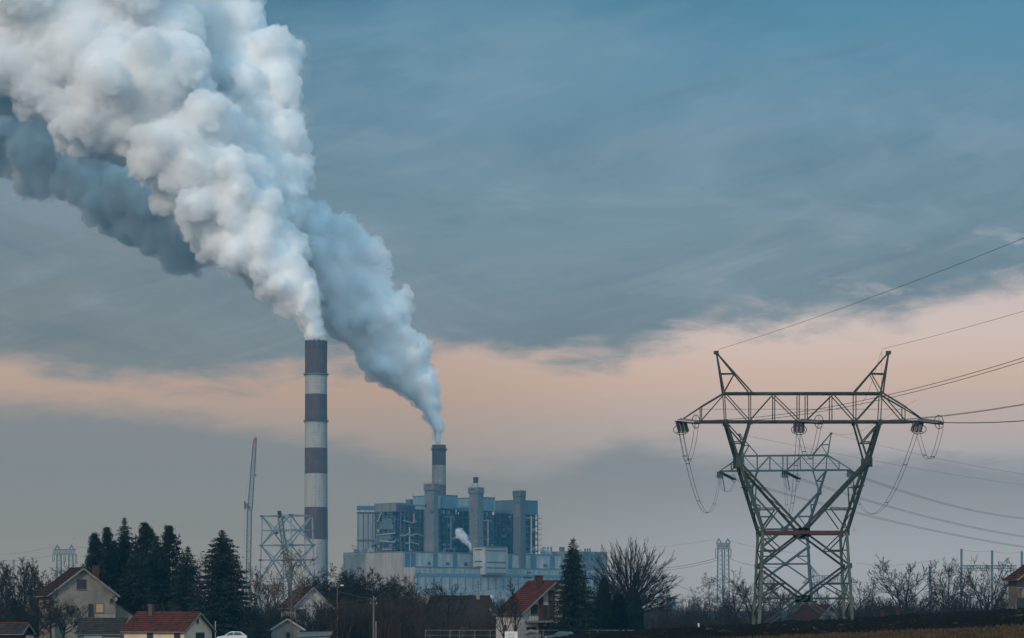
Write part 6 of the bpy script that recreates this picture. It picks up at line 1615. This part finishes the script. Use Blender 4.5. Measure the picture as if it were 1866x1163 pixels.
def plume_balls(path, rng, dens=1.0, flat=0.75, lvl3=True, cores=None):
    """cauliflower puffs along a path of (point, radius)"""
    out = []
    pts = [(Vector(p), r) for p, r in path]
    samples = []
    for (a, ra), (b, rb) in zip(pts, pts[1:]):
        L = (b - a).length; n = max(2, int(L / (0.22 * (ra + rb) / 2)))
        for k in range(n):
            t = k / n; samples.append((a.lerp(b, t), ra + (rb - ra) * t, (b - a).normalized()))
    def rdir():
        while True:
            v = Vector((rng.uniform(-1, 1), rng.uniform(-1, 1), rng.uniform(-1, 1)))
            if 0.1 < v.length < 1: return v.normalized()
    for c, R, d in samples:
        out.append((c, R * 0.62, 3))
        if cores is not None: cores.append((c, R * 0.62, R))
        for _ in range(int(6 * dens)):
            v = rdir(); v = (v - d * v.dot(d) * 0.6)
            v.y *= flat
            r1 = R * rng.choice((0.18, 0.26, 0.34, 0.42)) * rng.uniform(0.85, 1.15)
            c1 = c + v.normalized() * R * rng.uniform(0.50, 0.72)
            out.append((c1, r1, 2))
            if cores is not None: cores.append((c1, r1, R))
            for _ in range(8):
                w = rdir()
                if w.dot(c1 - c) < -0.1 * R: continue
                r2 = r1 * rng.uniform(0.22, 0.55)
                c2 = c1 + w * r1 * rng.uniform(0.78, 0.98)
                out.append((c2, r2, 2))
                if lvl3:
                    for _ in range(6):
                        w2 = rdir()
                        if w2.dot(w) < 0: continue
                        r3 = r2 * rng.uniform(0.28, 0.5)
                        out.append((c2 + w2 * r2 * 0.92, r3, 1))
    return out

def bake(o, mods):
    for typ, kw in mods:
        md = o.modifiers.new(typ, typ)
        for k, v in kw.items(): setattr(md, k, v)
    dg = bpy.context.evaluated_depsgraph_get()
    me = bpy.data.meshes.new_from_object(o.evaluated_get(dg))
    o.modifiers.clear(); o.data = me
    return o

def cloud_tex(name, size, depth=3, kind='CLOUDS'):
    t = bpy.data.textures.new(name, kind); t.noise_scale = size
    if kind == 'CLOUDS': t.noise_depth = depth
    return t

def plume(name, path, seed, voxel, label, cat='smoke', dens=1.0, amp=1.0, inset=0.10, group=None, Rm=60.0, body=None, veil=None, wisps=False):
    """billowing smoke: an opaque inner body and, round it, a shell of dense vapour with the full detail"""
    rng = random.Random(seed)
    cores = []; balls = [b for p in path for b in plume_balls(p, rng, dens, cores=cores)]
    o = bpy.data.objects.new(name, puffs_mesh(balls)); COL.objects.link(o)
    bake(o, [('REMESH', dict(mode='VOXEL', voxel_size=voxel, use_smooth_shade=True)),
             ('DISPLACE', dict(texture=cloud_tex(name + "_big", Rm * 0.30, 2), strength=Rm * 0.16 * amp, mid_level=0.5, texture_coords='GLOBAL')),
             ('DISPLACE', dict(texture=cloud_tex(name + "_mid", Rm * 0.09, 3), strength=Rm * 0.115 * amp, mid_level=0.5, texture_coords='GLOBAL')),
             ('DISPLACE', dict(texture=cloud_tex(name + "_fine", Rm * 0.035, 2), strength=Rm * 0.050 * amp, mid_level=0.5, texture_coords='GLOBAL'))])
    me = o.data; me.name = name; n = len(me.vertices)
    cb_ = bpy.data.objects.new("smoke_core", puffs_mesh([(c, r - inset * R, 2) for c, r, R in cores if r - inset * R > 0.12 * R])); COL.objects.link(cb_)
    bake(cb_, [('REMESH', dict(mode='VOXEL', voxel_size=voxel * 1.6, use_smooth_shade=True)),
               ('DISPLACE', dict(texture=cloud_tex(name + "_core", Rm * 0.30, 2), strength=Rm * 0.16 * amp, mid_level=0.55, texture_coords='GLOBAL'))])
    shell = bpy.data.objects.new("vapour_shell", me); COL.objects.link(shell)
    o.data = cb_.data; bpy.data.objects.remove(cb_)
    for ob, m_ in ((o, body or SMOKE), (shell, veil or VEIL)):
        ob.data.materials.clear(); ob.data.materials.append(m_)
        ob.data.polygons.foreach_set('use_smooth', [True] * len(ob.data.polygons))
    tag(o, label, cat, group); shell.parent = o
    if wisps:                                       # thin torn vapour round the outside
        w = bpy.data.objects.new("wisp", shell.data.copy()); COL.objects.link(w)
        bake(w, [('REMESH', dict(mode='VOXEL', voxel_size=voxel * 2.4, use_smooth_shade=True)),
                 ('DISPLACE', dict(texture=cloud_tex(name + "_wisp", 30.0, 4), strength=46.0, mid_level=0.56, texture_coords='GLOBAL')),
                 ('DISPLACE', dict(texture=cloud_tex(name + "_shred", 9.0, 3), strength=14.0, mid_level=0.5, texture_coords='GLOBAL'))])
        w.data.materials.clear(); w.data.materials.append(WISP); w.parent = o
    return o

def trail(rows):
    """path of (px, py, radius in px, depth)"""
    return [(P(px, py, Y), r * K * Y) for px, py, r, Y in rows]

plume("smoke_plume", [trail([(577, 622, 15, 2030), (570, 592, 22, 2030), (556, 558, 36, 2032), (528, 510, 56, 2036), (488, 462, 74, 2042), (440, 405, 92, 2050),
        (392, 330, 112, 2058), (320, 235, 140, 2068), (235, 150, 165, 2080), (140, 60, 190, 2090), (20, -30, 215, 2100), (-120, -120, 230, 2110), (-280, -200, 240, 2110), (-460, -260, 240, 2110)]),
        trail([(520, 405, 40, 2085), (506, 330, 58, 2110), (490, 255, 82, 2130), (462, 165, 96, 2150), (420, 70, 112, 2170), (350, -30, 130, 2190)])],
      11, 1.8, "huge billowing white smoke plume rising to the upper corner from the tall striped chimney", wisps=True)
plume("smoke_plume", [trail([(799, 808, 10, 2180), (797, 778, 13, 2180), (787, 744, 23, 2182), (764, 702, 42, 2185), (724, 652, 62, 2190), (682, 590, 80, 2197), (648, 520, 80, 2205),
        (625, 462, 72, 2217), (588, 430, 66, 2235), (500, 415, 70, 2270), (410, 404, 84, 2310), (310, 384, 98, 2345), (210, 314, 106, 2385), (110, 240, 112, 2425), (0, 184, 126, 2465), (-120, 130, 124, 2505)])],
      23, 1.8, "bluish shaded smoke plume drifting from the short chimney behind the plant", wisps=True)

# small steam jets at the foot of the boilers
PUFF = [("white steam jet rising from the hall roof below the drum topped tower", [(858, 1003, 1.8), (857, 997, 3.2), (854, 990, 5.0), (846, 985, 8.0), (846, 976, 8.5), (837, 977, 9.0), (838, 968, 7.0), (831, 966, 5.0)], 1955.0, 7),
        ("low white steam cloud beside the slate clad boiler house", [(1006, 1013, 2.5), (1001, 1008, 4.5), (996, 1005, 5.5), (990, 1003, 5.0), (985, 999, 4.0)], 2075.0, 8)]
SMOKE_S = SMOKE.copy(); SMOKE_S.name = "steam_body"
for n_ in SMOKE_S.node_tree.nodes:
    if n_.type == 'BSDF_PRINCIPLED': n_.inputs['Subsurface Scale'].default_value = 1.2; n_.inputs['Base Color'].default_value = (0.55, 0.57, 0.59, 1)
VEIL_S = VEIL.copy(); VEIL_S.name = "steam_veil"
for n_ in VEIL_S.node_tree.nodes:
    if n_.type == 'PRINCIPLED_VOLUME': n_.inputs['Density'].default_value = 0.30; n_.inputs['Color'].default_value = (0.90, 0.92, 0.93, 1)
for lb, rows, Y, sd in PUFF:
    plume("steam_puff", [[(P(x, y, Y), r * K * Y) for x, y, r in rows]], sd, 0.36, lb, "steam", 0.8, 2.2, 0.30, Rm=5.0, body=SMOKE_S, veil=VEIL_S)

# ------------------------------------------------------------------ air
m, T = new_mat("haze_air")
p = T.new('ShaderNodeVolumePrincipled', i={'Color': (*HAZE_COLOR, 1), 'Density': HAZE_DENSITY, 'Anisotropy': 0.0})
o = T.new('ShaderNodeOutputMaterial'); T.l.new(p.outputs[0], o.inputs['Volume'])
hb = MB(); hb.box((-1900, -150, -12), (1900, 3400, 920))
tag(hb.build("haze", m), "thin bluish evening haze over the plain", "haze", kind="stuff")
